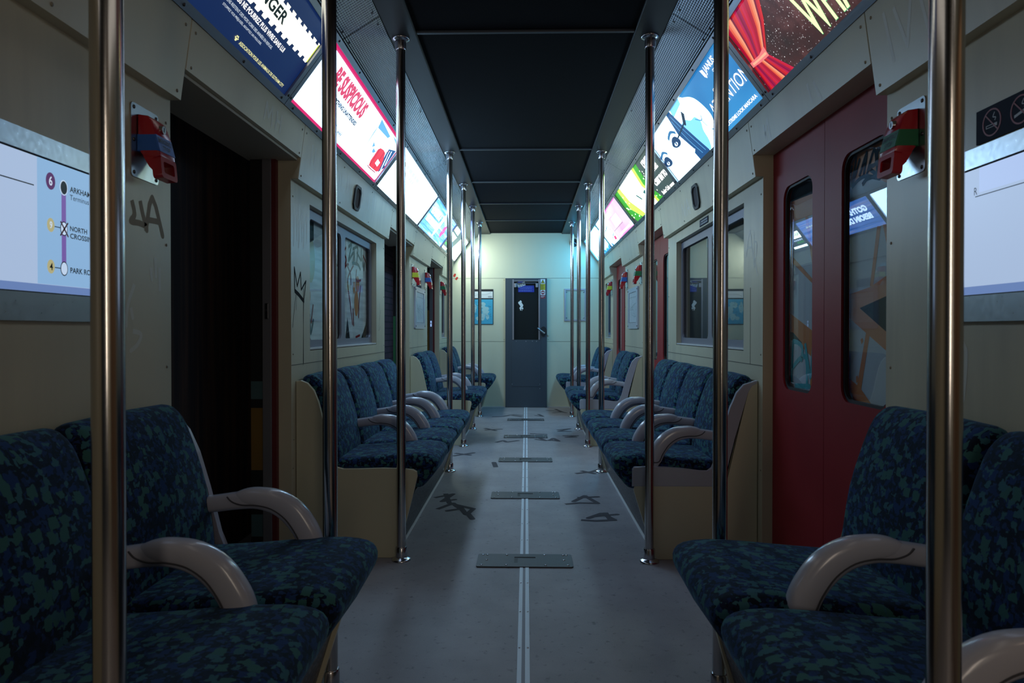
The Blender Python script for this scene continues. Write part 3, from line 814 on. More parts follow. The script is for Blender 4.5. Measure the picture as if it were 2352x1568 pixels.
dr = thing('door_7', (0, YE, 0), None, None)
struct(dr, 'slate grey end door with a dark glazed upper panel and stickers', 'door')
b = B()
add_plate(b, ENDF, [(-.282, .004), (.286, .004), (.286, 1.768), (-.282, 1.768)], [[(-.165, .927), (.170, .927), (.170, 1.735), (-.165, 1.735)]], .001, .026)
leaf = b.build('leaf', M['slate'], dr)
b = B(); b.fbox(ENDF, -.2, .2, .29, .90, .026, .029, .001); b.build('lower_panel', M['slate'], leaf)
screws(leaf, ENDF, [(x, .905) for x in (-.135, 0, .09, .145)] + [(-.19, .32), (.19, .32), (.19, .26)], .027, .006, 'alu')
b = B(); b.fbox(ENDF, -.185, -.166, .927, 1.75, .024, .032); b.fbox(ENDF, .171, .190, .927, 1.75, .024, .032); b.fbox(ENDF, -.166, .171, 1.725, 1.735, .020, .028)
b.build('window_surround', M['alu'], dr)
b = B(); b.fbox(ENDF, -.166, .171, .926, 1.736, .0015, .004); b.build('dark_backing', M['black'], dr)
b = B(); b.fbox(ENDF, -.166, .171, .926, 1.736, .008, .011); b.build('glass_pane', M['glass'], dr)
b = B()
b.cyl((-.13, YE - .03, 1.70), (.14, YE - .03, 1.70), .007, n=10)
for x in (-.145, .148): b.box(x - .016, x + .016, YE - .04, YE - .012, 1.64, 1.70, .006)
b.build('window_catch', M['alu'], dr)
b = B(); b.prism(ENDF, rrect(-.108, .112, 1.577, 1.668, .008), .0115, .0125)
bs = b.build('blue_notice', M['bluesign'], dr)
b = B(); add_dashes(b, ENDF, -.09, .09, 1.64, 1.652, .0130); add_dashes(b, ENDF, -.08, .08, 1.62, 1.632, .0130)
b.rect(ENDF, -.106, .11, 1.608, 1.610, .0130); add_dashes(b, ENDF, -.095, .085, 1.59, 1.602, .0130)
b.build('lettering', M['noticeprint'], bs)
tw = Frame((0, YE, 0), Vector((math.cos(.3), 0, math.sin(.3))), Vector((-math.sin(.3), 0, math.cos(.3))), (0, -1, 0))
b = B(); b.prism(tw, [(.38, 1.60), (.49, 1.60), (.49, 1.65), (.38, 1.65)], .013, .014); st = b.build('torn_sticker', M['white'], dr)
b = B(); b.stroke(tw, [(.392, 1.63), (.405, 1.645), (.412, 1.626), (.428, 1.646), (.436, 1.628), (.452, 1.645), (.470, 1.630), (.482, 1.642)], .006, .0145, 1); b.stroke(tw, [(.390, 1.606), (.404, 1.620), (.415, 1.604), (.430, 1.621), (.446, 1.605), (.462, 1.620), (.482, 1.608)], .006, .0145, 1); b.build('lettering', M['ink'], st)
b = B(); b.flat(tw, [(.385, 1.655), (.46, 1.652), (.485, 1.672), (.40, 1.675)], .0142); b.build('blue_strip', M['bluesign'], st)
b = B()
for u, v, r in ((-.09, 1.43, .02), (-.075, 1.445, .018), (-.07, 1.41, .022), (-.06, 1.385, .02), (-.072, 1.36, .018), (-.05, 1.40, .016), (-.048, 1.355, .013), (-.075, 1.335, .008), (-.055, 1.33, .006)):
    b.prism(ENDF, [(u + r * math.cos(q * .63) * random.uniform(.7, 1.1), v + r * math.sin(q * .63) * random.uniform(.8, 1.2)) for q in range(10)], .0115, .0122 + random.random() * .0004)
b.build('sticker_remains', M['white'], dr)
b = B(); b.prism(ENDF, rrect(.197, .262, 1.69, 1.755, .003), .0262, .027); sk = b.build('warning_sticker', M['white'], dr)
b = B(); b.flat(ENDF, [(.205, 1.70), (.254, 1.70), (.2295, 1.746)], .0274); b.build('yellow_triangle', M['yellowsign'], sk)
b = B(); add_plate(b, ENDF, [(.203, 1.698), (.256, 1.698), (.2295, 1.75)], [[(.2115, 1.703), (.2475, 1.703), (.2295, 1.738)]], .0274, .0277); b.stroke(ENDF, [(.232, 1.728), (.227, 1.718), (.233, 1.716), (.229, 1.706)], .004, .0279, 1); b.build('black_symbol', M['ink'], sk)
b = B(); b.rect(ENDF, .197, .262, 1.607, 1.688, .0272); yk = b.build('yellow_sticker', M['yellowsign'], dr)
b = B()
for i in range(6): add_dashes(b, ENDF, .203, .203 + .048 - .006 * (i % 3), 1.673 - i * .012, 1.679 - i * .012, .0275)
b.build('lettering', M['ink'], yk)
b = B(); b.rect(ENDF, .197, .262, 1.540, 1.605, .0272); nk = b.build('no_entry_sticker', M['white'], dr)
b = B(); b.flat(ENDF, ellipse(.2295, 1.573, .027, .027, 24), .0275); b.build('red_disc', M['signred'], nk)
b = B(); b.rect(ENDF, .209, .250, 1.568, 1.578, .0278); b.build('white_bar', M['white'], nk)
b = B(); b.rect(ENDF, .197, .262, 1.490, 1.537, .0272); rk = b.build('red_sticker', M['signred'], dr)
b = B(); add_dashes(b, ENDF, .203, .256, 1.520, 1.530, .0275); add_dashes(b, ENDF, .203, .240, 1.505, 1.515, .0275); b.build('lettering', M['signgrey'], rk)
b = B(); b.prism(ENDF, ellipse(.238, 1.04, .045, .068, 28), .026, .036); hb = b.build('handle_plate', M['ink'], dr)
b = B(); b.cyl((.245, YE - .036, 1.02), (.245, YE - .075, 1.02), .012, n=14); b.cyl((.250, YE - .072, 1.012), (.158, YE - .085, 1.085), .015, .009, 14)
b.build('handle', M['chrome'], dr, True, 50)
b = B(); b.prism(ENDF, rrect(.288, .318, .985, 1.075, .014), .001, .014); b.build('lock_keep', M['endwall'], dr)

# ------------------------------------------------------------------ rear wall behind the camera, then an unseen hall added for warm light
b = B(); b.box(-1.3, 1.3, YR - .05, YR, 0, 2.55)
struct(b.build('wall_rear', M['slate']), 'slate grey rear wall of the carriage behind the camera', 'wall')
warm = pm('added_hall_paint', (.55, .43, .33), .6)
b = B(); b.box(2.5, 2.55, -1.6, 1.5, -.05, 2.6); b.box(1.22, 2.5, -1.6, -1.55, -.05, 2.6); b.box(1.22, 2.5, 1.45, 1.5, -.05, 2.6); b.box(1.22, 2.5, -1.6, 1.5, 2.55, 2.6); b.box(1.19, 1.22, -1.6, 1.5, ZCB, 2.6)
struct(b.build('wall_added_hall', warm), 'unseen hall added for warm light outside the right-hand doorway beside the camera', 'wall')
b = B(); b.box(1.5, 2.5, -1.55, 1.45, -.05, 0.0); struct(b.build('floor_added_hall', M['floor']), 'grey floor of the added hall outside the right-hand doorway', 'floor')
def area_lamp(name, loc, sx, sy, energy, colour, rx=0.0):
    lamp = bpy.data.lights.new(name, 'AREA'); lamp.shape = 'RECTANGLE'; lamp.size = sx; lamp.size_y = sy
    lamp.energy = energy; lamp.color = colour
    o = bpy.data.objects.new(name, lamp); COL.objects.link(o); o.location = loc; o.rotation_euler.x = rx
# tall rear lamp and hall lamp, unseen, added to warm near panels and poles
area_lamp('added_rear_light', (.66, YR + .02, 1.45), .12, 1.3, 7.2, (1.0, .84, .68), math.pi / 2)
area_lamp('added_hall_light', (1.95, -.1, 2.53), .5, 1.6, 4.0, (1.0, .72, .48))

# ------------------------------------------------------------------ floor fittings
b = B()
for u0, u1 in ((-.024, -.010), (.001, .016)):
    b.box(u0, u1, -.5, YE - .02, 0, .003)
tr_ = struct(b.build('trim_8', M['strip']), 'twin bright metal strip running down the middle of the floor', 'floor strip')
b = B(); b.box(-.010, .001, -.5, YE - .02, 0, .0014); b.build('grey_infill', pm('lavender_grey_infill', (.24, .23, .27), .5), tr_)
pts = []
for i in range(24):
    y = 1.95 + .29 * i
    pts += [(-.018, y), (.010, y)]
screws(tr_, FLOOR, pts, .003, .0035, 'chrome')
HATCH = ['nearest the camera', 'second from the camera', 'third from the camera', 'fourth from the camera', 'nearest the end door']
for i, y in enumerate((3.09, 4.325, 5.52, 6.745, 8.03)):
    root = thing('floor_plate', (-.004, y, 0), 'dull steel floor plate with a slot across the centre strip, ' + HATCH[i], 'floor plate', 'steel plates down the middle of the floor')
    b = B(); add_plate(b, FLOOR, rrect(-.218, .213, y - .083, y + .087, .012), [[(-.05, y - .035), (.047, y - .035), (.047, y + .045), (-.05, y + .045)]], 0.0004, .0062)
    b.build('plate', M['hatch'], root)
    b = B(); b.box(-.05, .047, y - .035, y + .045, 0.0034, .0040); b.build('slot', M['black'], root)
    b = B(); b.box(-.034, .047, y - .035, y + .030, 0.0041, .0052); b.build('slot_cover', M['hatch'], root)
    screws(root, FLOOR, [(u, y + d) for u in (-.195, -.085, .09, .19) for d in (-.065, .07)] + [(-.175, y + .07), (.175, y + .07), (-.175, y - .0), (.175, y)], .0062, .0055, 'chrome')
b = B()
for i, st in enumerate(FLOORTAGS): b.stroke(FLOOR, st, .032 if st[0][1] < 5 else .040, .0006 + .0002 * (i % 4), 1)
b.build('graffiti_tag', M['floortag'], floor)

# graffiti on the walls
fr = side_frame(-1, WX)
b = B()
for i, st in enumerate(CROWN): b.stroke(fr, st, (.010, .020, .004, .0045, .003)[i], .0003, 1)
b.build('crown_tag', M['blackpaint'], walls[(-1, 1)])
b = B()
for st in HATAG: b.stroke(fr, st, .017, .0003)
b.build('grey_tag', M['greypaint'], walls[(-1, 0)])
b = B()
for st in FAINT: b.stroke(fr, st, .013, .0003)
b.build('pale_tag', M['palepaint'], walls[(-1, 0)])
b = B()
for x0 in (3.10, 3.17, 3.24):
    b.stroke(fr, [(x0, 1.63), (x0 + .012, 1.50), (x0 + .005, 1.44)], .012, .0002); b.stroke(fr, [(x0 + .012, 1.52), (x0 + .05, 1.60), (x0 + .052, 1.47)], .009, .0003)
b.build('pale_tag', M['palepaint'], walls[(-1, 1)])
fr1 = side_frame(1, WX)
b = B()
for st in ([(1.76, 1.05), (1.75, .86)], [(1.73, 1.07), (1.70, .95), (1.71, .85)], [(1.70, 1.02), (1.66, 1.0), (1.67, .88)]): b.stroke(fr1, st, .013, .0003)
b.build('pale_tag', M['palepaint'], walls[(1, 0)])
b = B()
for st in ([(3.30, 1.40), (3.25, 1.52), (3.21, 1.40)], [(3.28, 1.44), (3.22, 1.44)], [(3.19, 1.50), (3.19, 1.34), (3.15, 1.44), (3.19, 1.46)], [(3.20, 1.42), (3.14, 1.30)]): b.stroke(fr1, st, .010, .0003)
b.build('pale_tag', M['palepaint'], walls[(1, 1)])
b = B()
for st in ([(4.93, 1.25), (4.95, 1.15), (4.90, 1.05), (4.96, 1.08)], [(4.97, 1.20), (4.92, 1.12)]): b.stroke(fr, st, .004, .0003)
b.build('thin_tag', M['greypaint'], walls[(-1, 1)])
b = B()
for st in ([(8.42, 1.22), (8.48, 1.12), (8.40, 1.05), (8.47, 1.0)], [(8.46, 1.20), (8.41, 1.12)]): b.stroke(fr1, st, .012, .0003)
b.build('dark_tag', M['greypaint'], walls[(1, 3)])

# ------------------------------------------------------------------ grab poles
def make_pole(label):
    root = thing('grab_pole', (0, 0, 0), label, 'pole', 'steel grab poles along the aisle')
    b = B(); b.cyl((0, 0, .004), (0, 0, ZC - .002), .0208, n=32); b.build('tube', M['pole'], root, True, 50)
    b = B(); b.lathe((0, 0, 0), [(.044, 0), (.044, .004), (.040, .009), (.030, .012), (.0262, .016), (.0262, .058), (.0235, .062), (.0212, .062)]); b.build('floor_flange', M['chrome'], root, True, 40)
    b = B(); b.lathe((0, 0, ZC), [(.0212, -.052), (.0238, -.052), (.0255, -.048), (.0255, -.012), (.030, -.009), (.038, -.006), (.040, -.003), (.040, 0)]); b.build('ceiling_flange', M['chrome'], root, True, 40)
    return root
def copy_tree(o, parent=None):
    c = o.copy(); COL.objects.link(c)
    if parent is not None: c.parent = parent
    for ch in list(o.children): copy_tree(ch, c)
    return c
PY = [.92, 1.972, 3.10, 5.076, 6.185, 7.27, 8.348]
PW = ['nearest the camera, large and blurred', 'at the far end of the nearest pair of seats', 'at the near end of the four-seat bench', 'at the far end of the four-seat bench',
      'at the near end of the middle two-seat bench', 'at the far end of the middle two-seat bench', 'at the near end of the last bench, closest to the end wall']
pole0 = None
for s in (-1, 1):
    for y, w in zip(PY, PW):
        lab = ('left' if s < 0 else 'right') + '-hand steel pole ' + w
        if pole0 is None: pole0 = make_pole(lab); o = pole0
        else: o = copy_tree(pole0)
        o['label'] = lab
        o.location = (-.566 if s < 0 else .562, y, 0); o.rotation_euler.z = y

# ------------------------------------------------------------------ seats and benches
def closed_smooth(pts, n=3):
    N = len(pts); out = []
    for i in range(N):
        p0, p1, p2, p3 = (Vector(pts[(i + k - 1) % N]) for k in range(4))
        for k in range(n):
            t = k / n
            q = .5 * ((2 * p1) + (-p0 + p2) * t + (2 * p0 - 5 * p1 + 4 * p2 - p3) * t * t + (-p0 + 3 * p1 - 3 * p2 + p3) * t ** 3)
            out.append((q.x, q.y))
    return out
def lx(p): return [(.75 - x, z) for x, z in p]
CUSH = [(.90, .37), (.74, .352), (.58, .325), (.515, .313), (.480, .318), (.450, .350), (.422, .385), (.407, .418), (.411, .446), (.436, .466), (.50, .475), (.61, .470), (.72, .460), (.84, .452), (.91, .446), (.925, .41)]
BACK = [(1.046, .42), (.95, .41), (.885, .41), (.868, .44), (.876, .52), (.892, .62), (.915, .70), (.938, .765), (.957, .806), (.984, .834), (1.012, .842), (1.036, .834), (1.049, .81), (1.052, .74), (1.052, .58)]
ARM = [(.96, .552), (.87, .562), (.80, .571), (.745, .574), (.69, .561), (.645, .529), (.612, .480), (.598, .43), (.598, .36)]
ARMH = [.022, .023, .024, .026, .030, .033, .032, .031, .031]
PAD = [(.822, .580), (.80, .581), (.775, .582), (.745, .580), (.695, .569), (.648, .538), (.612, .488), (.597, .453), (.5955, .446)]
PADH = [.006, .017, .0235, .0275, .0315, .0345, .0345, .0325, .031]
PADW = [.010, .021, .0255, .0265, .0268, .0268, .0268, .0262, .0245]
SW = .47
def make_seat():
    root = thing('train_seat', (0, 0, 0), 'seat', 'seat')
    b = B(); b.pillow(closed_smooth(lx(CUSH), 2), -SW / 2 + .004, SW / 2 - .004, .046); b.build('seat_cushion', M['fabric'], root, True, 80)
    b = B(); b.pillow(closed_smooth(lx(BACK), 2), -SW / 2 + .004, SW / 2 - .004, .040); b.build('backrest', M['fabric'], root, True, 80)
    P = smooth_path([(.75 - x, z, h) for (x, z), h in zip(ARM, ARMH)], 4)
    b = B(); b.sweep([(p[0], p[1]) for p in P], [p[2] for p in P], .0235, 20, 3.0); bmesh.ops.translate(b.bm, vec=(0, SW / 2 - .027, 0), verts=b.bm.verts[:])
    arm = b.build('armrest', M['lilac'], root, True, 60)
    P = smooth_path([(.75 - x, z, h, w) for (x, z), h, w in zip(PAD, PADH, PADW)], 4)
    b = B(); b.sweep([(p[0], p[1]) for p in P], [p[2] for p in P], [p[3] for p in P], 20, 2.7); bmesh.ops.translate(b.bm, vec=(0, SW / 2 - .027, 0), verts=b.bm.verts[:])
    b.build('arm_pad', M['lilacpad'], arm, True, 60)
    SEAM = smooth_path([(.75 - x, z) for x, z in ((.826, .586), (.812, .572), (.785, .563), (.745, .562), (.702, .552), (.663, .524), (.634, .482), (.618, .447), (.598, .440), (.574, .446))], 4)
    for sy in (-1, 1):
        b = B(); b.sweep(SEAM, [.0022] * len(SEAM), .0022, 6, 2.0); bmesh.ops.translate(b.bm, vec=(0, SW / 2 - .027 + sy * .0243, 0), verts=b.bm.verts[:])
        b.build('arm_seam', M['seam'], arm)
    return root
ENDP = [(1.058, 0), (1.058, .815), (1.035, .818), (1.005, .806), (.975, .772), (.955, .72), (.935, .64), (.905, .50), (.888, .432), (.872, .414), (.84, .406), (.76, .41), (.66, .414), (.56, .412), (.515, .408), (.499, .398), (.497, .375), (.520, .28), (.585, .03), (.60, 0)]
ENDB = [(1.058, 0), (1.058, .815), (1.035, .812), (1.02, .79), (.975, .60), (.925, .37), (.905, .345), (.80, .345), (.52, .345), (.502, .338), (.496, .318), (.520, .24), (.585, .03), (.60, 0)]
BRK = [(.490, .335), (.490, .412), (.498, .424), (.545, .426), (.64, .424), (.72, .418), (.80, .402), (.835, .402), (.856, .418), (.872, .47), (.905, .60), (.935, .70), (.962, .765), (.995, .803), (1.055, .822), (1.055, .806), (1.028, .80), (1.01, .77), (.955, .56), (.908, .36), (.89, .335)]
def sec(x=0.0): return Frame((.75, 0, 0), (-1, 0, 0), (0, 0, 1), (0, 1, 0))
def make_end(kind):
    root = thing('bench_end_panel', (0, 0, 0), 'panel', 'bench end panel')
    if kind == 'plain':
        b = B(); b.prism(sec(), ENDP, -.022, -.0015, .003); b.build('panel', M['panel'], root)
    else:
        b = B(); b.prism(sec(), ENDB, .0015, .0205, .003); b.build('panel', M['panel'], root)
        b = B(); b.prism(sec(), BRK, .0, .022, .005); b.build('bracket', M['lilac'], root)
    return root
def make_kick(length):
    h = length / 2
    root = thing('kick_panel', (0, 0, 0), 'kick', 'kick panel')
    b = B(); b.prism(sec(), [(.512, .305), (.527, .305), (.625, 0), (.608, 0)], -h, h); b.build('board', M['kick'], root)
    b = B(); b.prism(sec(), [(.597, 0), (.61, 0), (.61, .008), (.599, .008)], -h + .001, h - .001); b.build('floor_trim', M['trimwhite'], root)
    return root
seat0 = make_seat(); first = True
bench_cache = {}
BENCHES = [(-1, .985, 2, 'nearest two-seat bench'), (-1, 3.148, 4, 'four-seat bench'), (-1, 6.25, 2, 'middle two-seat bench'), (-1, 8.396, 2, 'last bench'),
           (1, .985, 2, 'nearest two-seat bench'), (1, 3.148, 4, 'four-seat bench'), (1, 6.24, 2, 'middle two-seat bench'), (1, 8.396, 2, 'last bench')]
ORD4 = ['first from the camera', 'second from the camera', 'third from the camera', 'farthest from the camera']
for s, y0, n, desc in BENCHES:
    side = 'left' if s < 0 else 'right'
    L_ = n * SW; yc = y0 + L_ / 2
    for what, yy in (('plain', y0 if s < 0 else y0 + L_), ('bracket', y0 + L_ if s < 0 else y0), (n, yc)):
        if what not in bench_cache: o = bench_cache[what] = make_end(what) if isinstance(what, str) else make_kick(L_)
        else: o = copy_tree(bench_cache[what])
        o.location = (s * .75, yy, 0); o.rotation_euler.z = 0 if s < 0 else math.pi
        if what == n:
            o['label'] = 'speckled kick panel under the %s-hand %s' % (side, desc); o['group'] = 'kick panels under the benches'
        else:
            o['label'] = '%s end panel at the %s end of the %s-hand %s' % ('cream' if what == 'plain' else 'cream and lilac', 'near' if (what == 'plain') == (s < 0) else 'far', side, desc); o['group'] = 'end panels of the benches'
    for k in range(n):
        if first: q = seat0; first = False
        else: q = copy_tree(seat0)
        q.location = (s * .75, y0 + SW * (k + .5), 0); q.rotation_euler.z = 0 if s < 0 else math.pi
        pos = ORD4[k] if n == 4 else ('the nearer seat', 'the farther seat')[k]
        q['label'] = 'blue-green patterned seat of the %s-hand %s, %s' % (side, desc, pos)
        q['group'] = 'seats of the %s-hand %s' % (side, desc)

# ------------------------------------------------------------------ emergency handles
def handle(s, y, z, colour, where):
    side = 'left' if s < 0 else 'right'
    fr = side_frame(s, WX, y, z)
    root = thing('emergency_handle', fr.p(0, 0, 0), 'red emergency handle, %s band, %s' % (colour, where), 'emergency handle', 'red emergency stop handles on the walls')
    k = -1 if s > 0 else 1
    b = B(); b.prism(fr, rrect(-.068, .068, -.1, .1, .012), .0, .0035); pl = b.build('back_plate', M['plate'], root)
    screws(pl, fr, [(u, v) for u in (-.055, .055) for v in (-.088, .0, .088)], .0035, .0055, 'screw')
    SF = lambda u: Frame(fr.p(u, 0, 0), fr.V, fr.N, fr.U)
    prof = [(.074, .004), (.070, .030), (.060, .042), (.019, .054), (-.034, .068), (-.042, .068), (-.047, .052), (-.047, .022), (-.022, .004)]
    b = B(); b.prism(SF(0), prof, -.042, .042, .008); b.build('housing', M['red'], root, True, 40)
    band = [(.018, .004), (.018, .0553), (-.028, .0673), (-.028, .004)]
    b = B(); b.prism(SF(0), band, -.0428, .0428, .003); bd = b.build('colour_band', M[colour], root)
    dv, dh = .046, .0120
    ff = Frame(fr.p(0, 0, 0) + fr.V * -.005 + fr.N * .0614, fr.U, (fr.V * dv - fr.N * dh).normalized(), (fr.N * dv + fr.V * dh).normalized())
    b = B(); add_text(b, ff, 'EMERGENCY', -k * .037, k * .037, .0025, .0165, .0008, .015); add_text(b, ff, 'STOP', -k * .019, k * .019, -.0165, -.0030, .0008, .015); b.build('lettering', M['ink'], bd)
    b = B(); b.cyl(fr.p(.002, .040, .042), fr.p(.002, .040, .056), .0125, .011, 16); lk = b.build('key_lock', M['chrome'], root, True, 40)
    b = B(); b.fbox(fr, .0, .004, .034, .046, .0555, .0565); b.build('key_slot', M['ink'], lk)
    hf = Frame(fr.p(0, -.042, .042), fr.U, (fr.V * -1 + fr.N * .10).normalized(), (fr.N + fr.V * .10).normalized())
    b = B(); add_plate(b, hf, rrect(-.041, .041, 0, .060, .010), [rrect(-.028, .028, .014, .046, .006)], 0, .026)
    b.build('pull_loop', M['red'], root, False)
    for q0, q1 in ((-.040, -.031), (.031, .040)):
        b = B(); b.prism(SF(0), [(-.042, .02), (-.044, .048), (-.082, .048), (-.070, .036)], q0, q1); b.build('loop_arm', M['red'], root)
for a in ((-1, 1.885, 1.565, 'blue', 'on the left wall nearest the camera'), (-1, 6.37, 1.572, 'yellow', 'on the left wall above the middle two-seat bench'),
          (-1, 7.185, 1.588, 'blue', 'on the left wall just before the last open doorway'), (-1, 8.465, 1.585, 'green', 'on the left wall above the last bench'),
          (1, 1.897, 1.570, 'green', 'on the right wall nearest the camera'), (1, 6.31, 1.578, 'green', 'on the right wall above the middle two-seat bench'),
          (1, 7.19, 1.590, 'blue', 'on the right wall just before the last red door'), (1, 8.44, 1.58, 'yellow', 'on the right wall above the last bench')):
    handle(*a)

# ------------------------------------------------------------------ route map panels
lit = em('lit_map_pale_blue', (.37, .48, .68), 1.0); lit2 = em('lit_map_band_blue', (.16, .26, .55), .8); lit3 = em('lit_map_side_blue', (.24, .42, .66), 1.0)
def map_panel(s, y0, y1, lab, near):
    fr = side_frame(s, WX); k = 1 if s < 0 else -1
    root = thing('route_map_panel', fr.p((y0 + y1) / 2, 1.068, 0), lab, 'route map', 'route map panels on the side walls')
    b = B(); add_plate(b, fr, rrect(y0, y1, 1.068, 1.47, .014), [[(y0 + .075, 1.128), (y1 - .075, 1.128), (y1 - .075, 1.425), (y0 + .075, 1.425)]], .001, .016)
    pl = b.build('metal_surround', M['plate'] if near else M['lilac'], root)
    screws(pl, fr, [(y, z) for y in (y0 + .022, y1 - .022) for z in (1.095, 1.445)], .016, .007, 'screw')
    b = B(); b.rect(fr, y0 + .074, y1 - .074, 1.127, 1.426, .010); b.build('black_surround_line', M['ink'], root)
    b = B(); b.rect(fr, y0 + .078, y1 - .078, 1.131, 1.422, .0105)
    ds = b.build('map_display', lit if near else pm('map_paper', (.50, .58, .62), .35), root)
    h = .0109
    if near and s < 0:
        b = B(); b.rect(fr, 1.452, y1 - .078, 1.149, 1.422, h); b.build('side_column', lit3, ds)
        b = B(); b.rect(fr, y0 + .078, y1 - .078, 1.131, 1.148, h); b.build('bottom_band', lit2, ds)
        b = B(); b.rect(fr, 1.2, 1.442, 1.357, 1.3595, h + .0003); b.rect(fr, 1.505, 1.525, 1.2785, 1.2805, h + .0006); b.rect(fr, 1.505, 1.525, 1.187, 1.189, h + .0006)
        for z in (1.279, 1.188): b.flat(fr, ellipse(1.536, z, .0125, .0165, 24), h + .0007)
        add_text(b, fr, 'ARKHAM', 1.557, 1.632, 1.367, 1.380, h + .0005, .02); add_text(b, fr, 'Terminus', 1.557, 1.625, 1.349, 1.361, h + .0005)
        add_text(b, fr, 'NORTH', 1.557, 1.618, 1.277, 1.289, h + .0005, .02); add_text(b, fr, 'CROSSING', 1.557, 1.650, 1.260, 1.272, h + .0005, .02)
        add_text(b, fr, 'PARK ROW', 1.557, 1.650, 1.180, 1.193, h + .0005, .02)
        b.build('map_lettering', pm('map_ink', (.02, .03, .06), .4), ds)
        b = B(); b.rect(fr, 1.5285, 1.5435, 1.188, 1.372, h + .0004); b.build('line_bar', em('lit_purple', (.20, .11, .42), .8), ds)
        b = B(); b.flat(fr, ellipse(1.536, 1.372, .0135, .0175, 24), h + .0006)
        for z in (1.279, 1.188): b.flat(fr, ellipse(1.536, z, .0105, .0142, 24), h + .0009)
        b.flat(fr, ellipse(1.536, 1.279, .0105, .0142, 24), h + .0009); b.build('station_dot', em('lit_white', (.5, .62, .8), 1.0), ds)
        b = B(); b.flat(fr, ellipse(1.536, 1.372, .0110, .0150, 24), h + .0009); b.build('grey_dot', pm('map_grey', (.06, .09, .15), .4), ds)
        b = B(); b.flat(fr, ellipse(1.493, 1.378, .0150, .0190, 24), h + .0006); b.build('line_number_disc', em('lit_plum', (.10, .02, .13), .8), ds)
        b = B(); b.flat(fr, ellipse(1.493, 1.281, .0120, .0155, 24), h + .0005); b.flat(fr, ellipse(1.493, 1.189, .0120, .0155, 24), h + .0005); b.build('line_number_disc', em('lit_straw', (.45, .42, .22), .9), ds)
        b = B(); add_text(b, fr, '6', 1.4875, 1.4985, 1.368, 1.389, h + .0009, .02); add_text(b, fr, '9', 1.489, 1.4975, 1.273, 1.289, h + .0009, .02); b.build('number', em('lit_white_print', (.55, .65, .8), 1.0), ds)
        b = B(); add_text(b, fr, '4', 1.4885, 1.4985, 1.181, 1.197, h + .0009, .02); b.build('number', M['ink'], ds)
        b = B(); b.stroke(fr, [(1.524, 1.294), (1.549, 1.263)], .004, h + .0012); b.stroke(fr, [(1.549, 1.294), (1.524, 1.263)], .004, h + .0012); b.build('red_cross', pm('map_red', (.35, .02, .06), .4), ds)
    elif near:
        b = B(); b.rect(fr, y0 + .078, 1.60, 1.365, 1.422, h); b.build('pale_heading', em('lit_map_pale', (.40, .52, .80), 1.0), ds)
        b = B(); b.rect(fr, y0 + .078, y1 - .078, 1.131, 1.150, h); b.build('bottom_band', lit2, ds)
        b = B(); b.rect(fr, 1.45, 1.613, 1.3565, 1.3585, h + .0005); add_text(b, fr, 'R', 1.617, 1.606, 1.362, 1.379, h + .0005); b.build('map_lettering', pm('map_ink', (.05, .07, .12), .4), ds)
    else:
        b = B(); ym = (y0 + y1) / 2
        b.rect(fr, y0 + .085, y1 - .09, 1.375, 1.379, h)
        for i in range(26):
            u = random.uniform(y0 + .1, y1 - .14); v = random.uniform(1.15, 1.41)
            b.rect(fr, u, u + random.uniform(.01, .05), v, v + .003, h + .0001 * (i % 3))
        for i in range(5):
            b.stroke(fr, [(random.uniform(y0 + .1, y1 - .1), random.uniform(1.16, 1.36)) for _ in range(4)], .0025, h)
        b.build('map_lettering', pm('map_ink_grey', (.16, .24, .28), .4), ds)
map_panel(-1, 1.165, 1.757, 'lit route map with a purple line on the left wall nearest the camera', True)
map_panel(1, 1.18, 1.787, 'lit route map, nearly blank, on the right wall nearest the camera', True)
map_panel(-1, 6.45, 7.06, 'small pale route map on the left wall above the middle two-seat bench', False)
map_panel(1, 6.42, 7.03, 'small pale route map on the right wall above the middle two-seat bench', False)

# ------------------------------------------------------------------ no-smoking signs
def smoke_sign(s, y0, y1, z0, z1, lab):
    fr = side_frame(s, WX); k = 1 if s < 0 else -1
    root = thing('no_smoking_sign', fr.p((y0 + y1) / 2, z0, 0), lab, 'sign', 'dark no-smoking signs')
    b = B(); b.fbox(fr, y0, y1, z0, z1, .001, .004); b.build('sign_plate', M['navysign'], root)
    w = (y1 - y0); c = (z0 + z1) / 2; a0 = (y0 if k > 0 else y1)
    for i in range(2):
        cu = a0 + k * w * (.27 + .46 * i); r = .031
        b = B(); add_plate(b, fr, ellipse(cu, c, r, r, 32), [ellipse(cu, c, r - .0035, r - .0035, 32)], .0040, .0046)
        b.stroke(fr, [(cu - k * r * .7, c + r * .7), (cu + k * r * .7, c - r * .7)], .0032, .0049); b.build('prohibition_ring', M['signred'], root)
        b = B(); q = [(-.019, -.014), (.016, -.006), (.0155, .0), (-.0195, -.008)] if i else [(-.019, -.011), (.017, -.011), (.017, -.004), (-.019, -.004)]
        if i: b.flat(fr, [(cu + k * x, c + z) for x, z in q], .0043)
        else: add_plate(b, fr, [(cu + k * x, c + z) for x, z in q], [[(cu + k * x, c + z) for x, z in ((-.0175, -.0095), (.006, -.0095), (.006, -.0055), (-.0175, -.0055))]], .0040, .0044)
        b.stroke(fr, [(cu + k * x, c + z) for x, z in ((.010, .002), (.013, .008), (.004, .011), (.009, .020))], .0022, .0043)
        b.build('cigarette_symbol', M['signgrey'], root)
smoke_sign(1, 1.425, 1.622, 1.479, 1.556, 'dark no-smoking sign with two ringed symbols above the right-hand lit map')
smoke_sign(-1, 6.60, 6.88, 1.479, 1.556, 'small dark no-smoking sign above the pale map on the left wall')

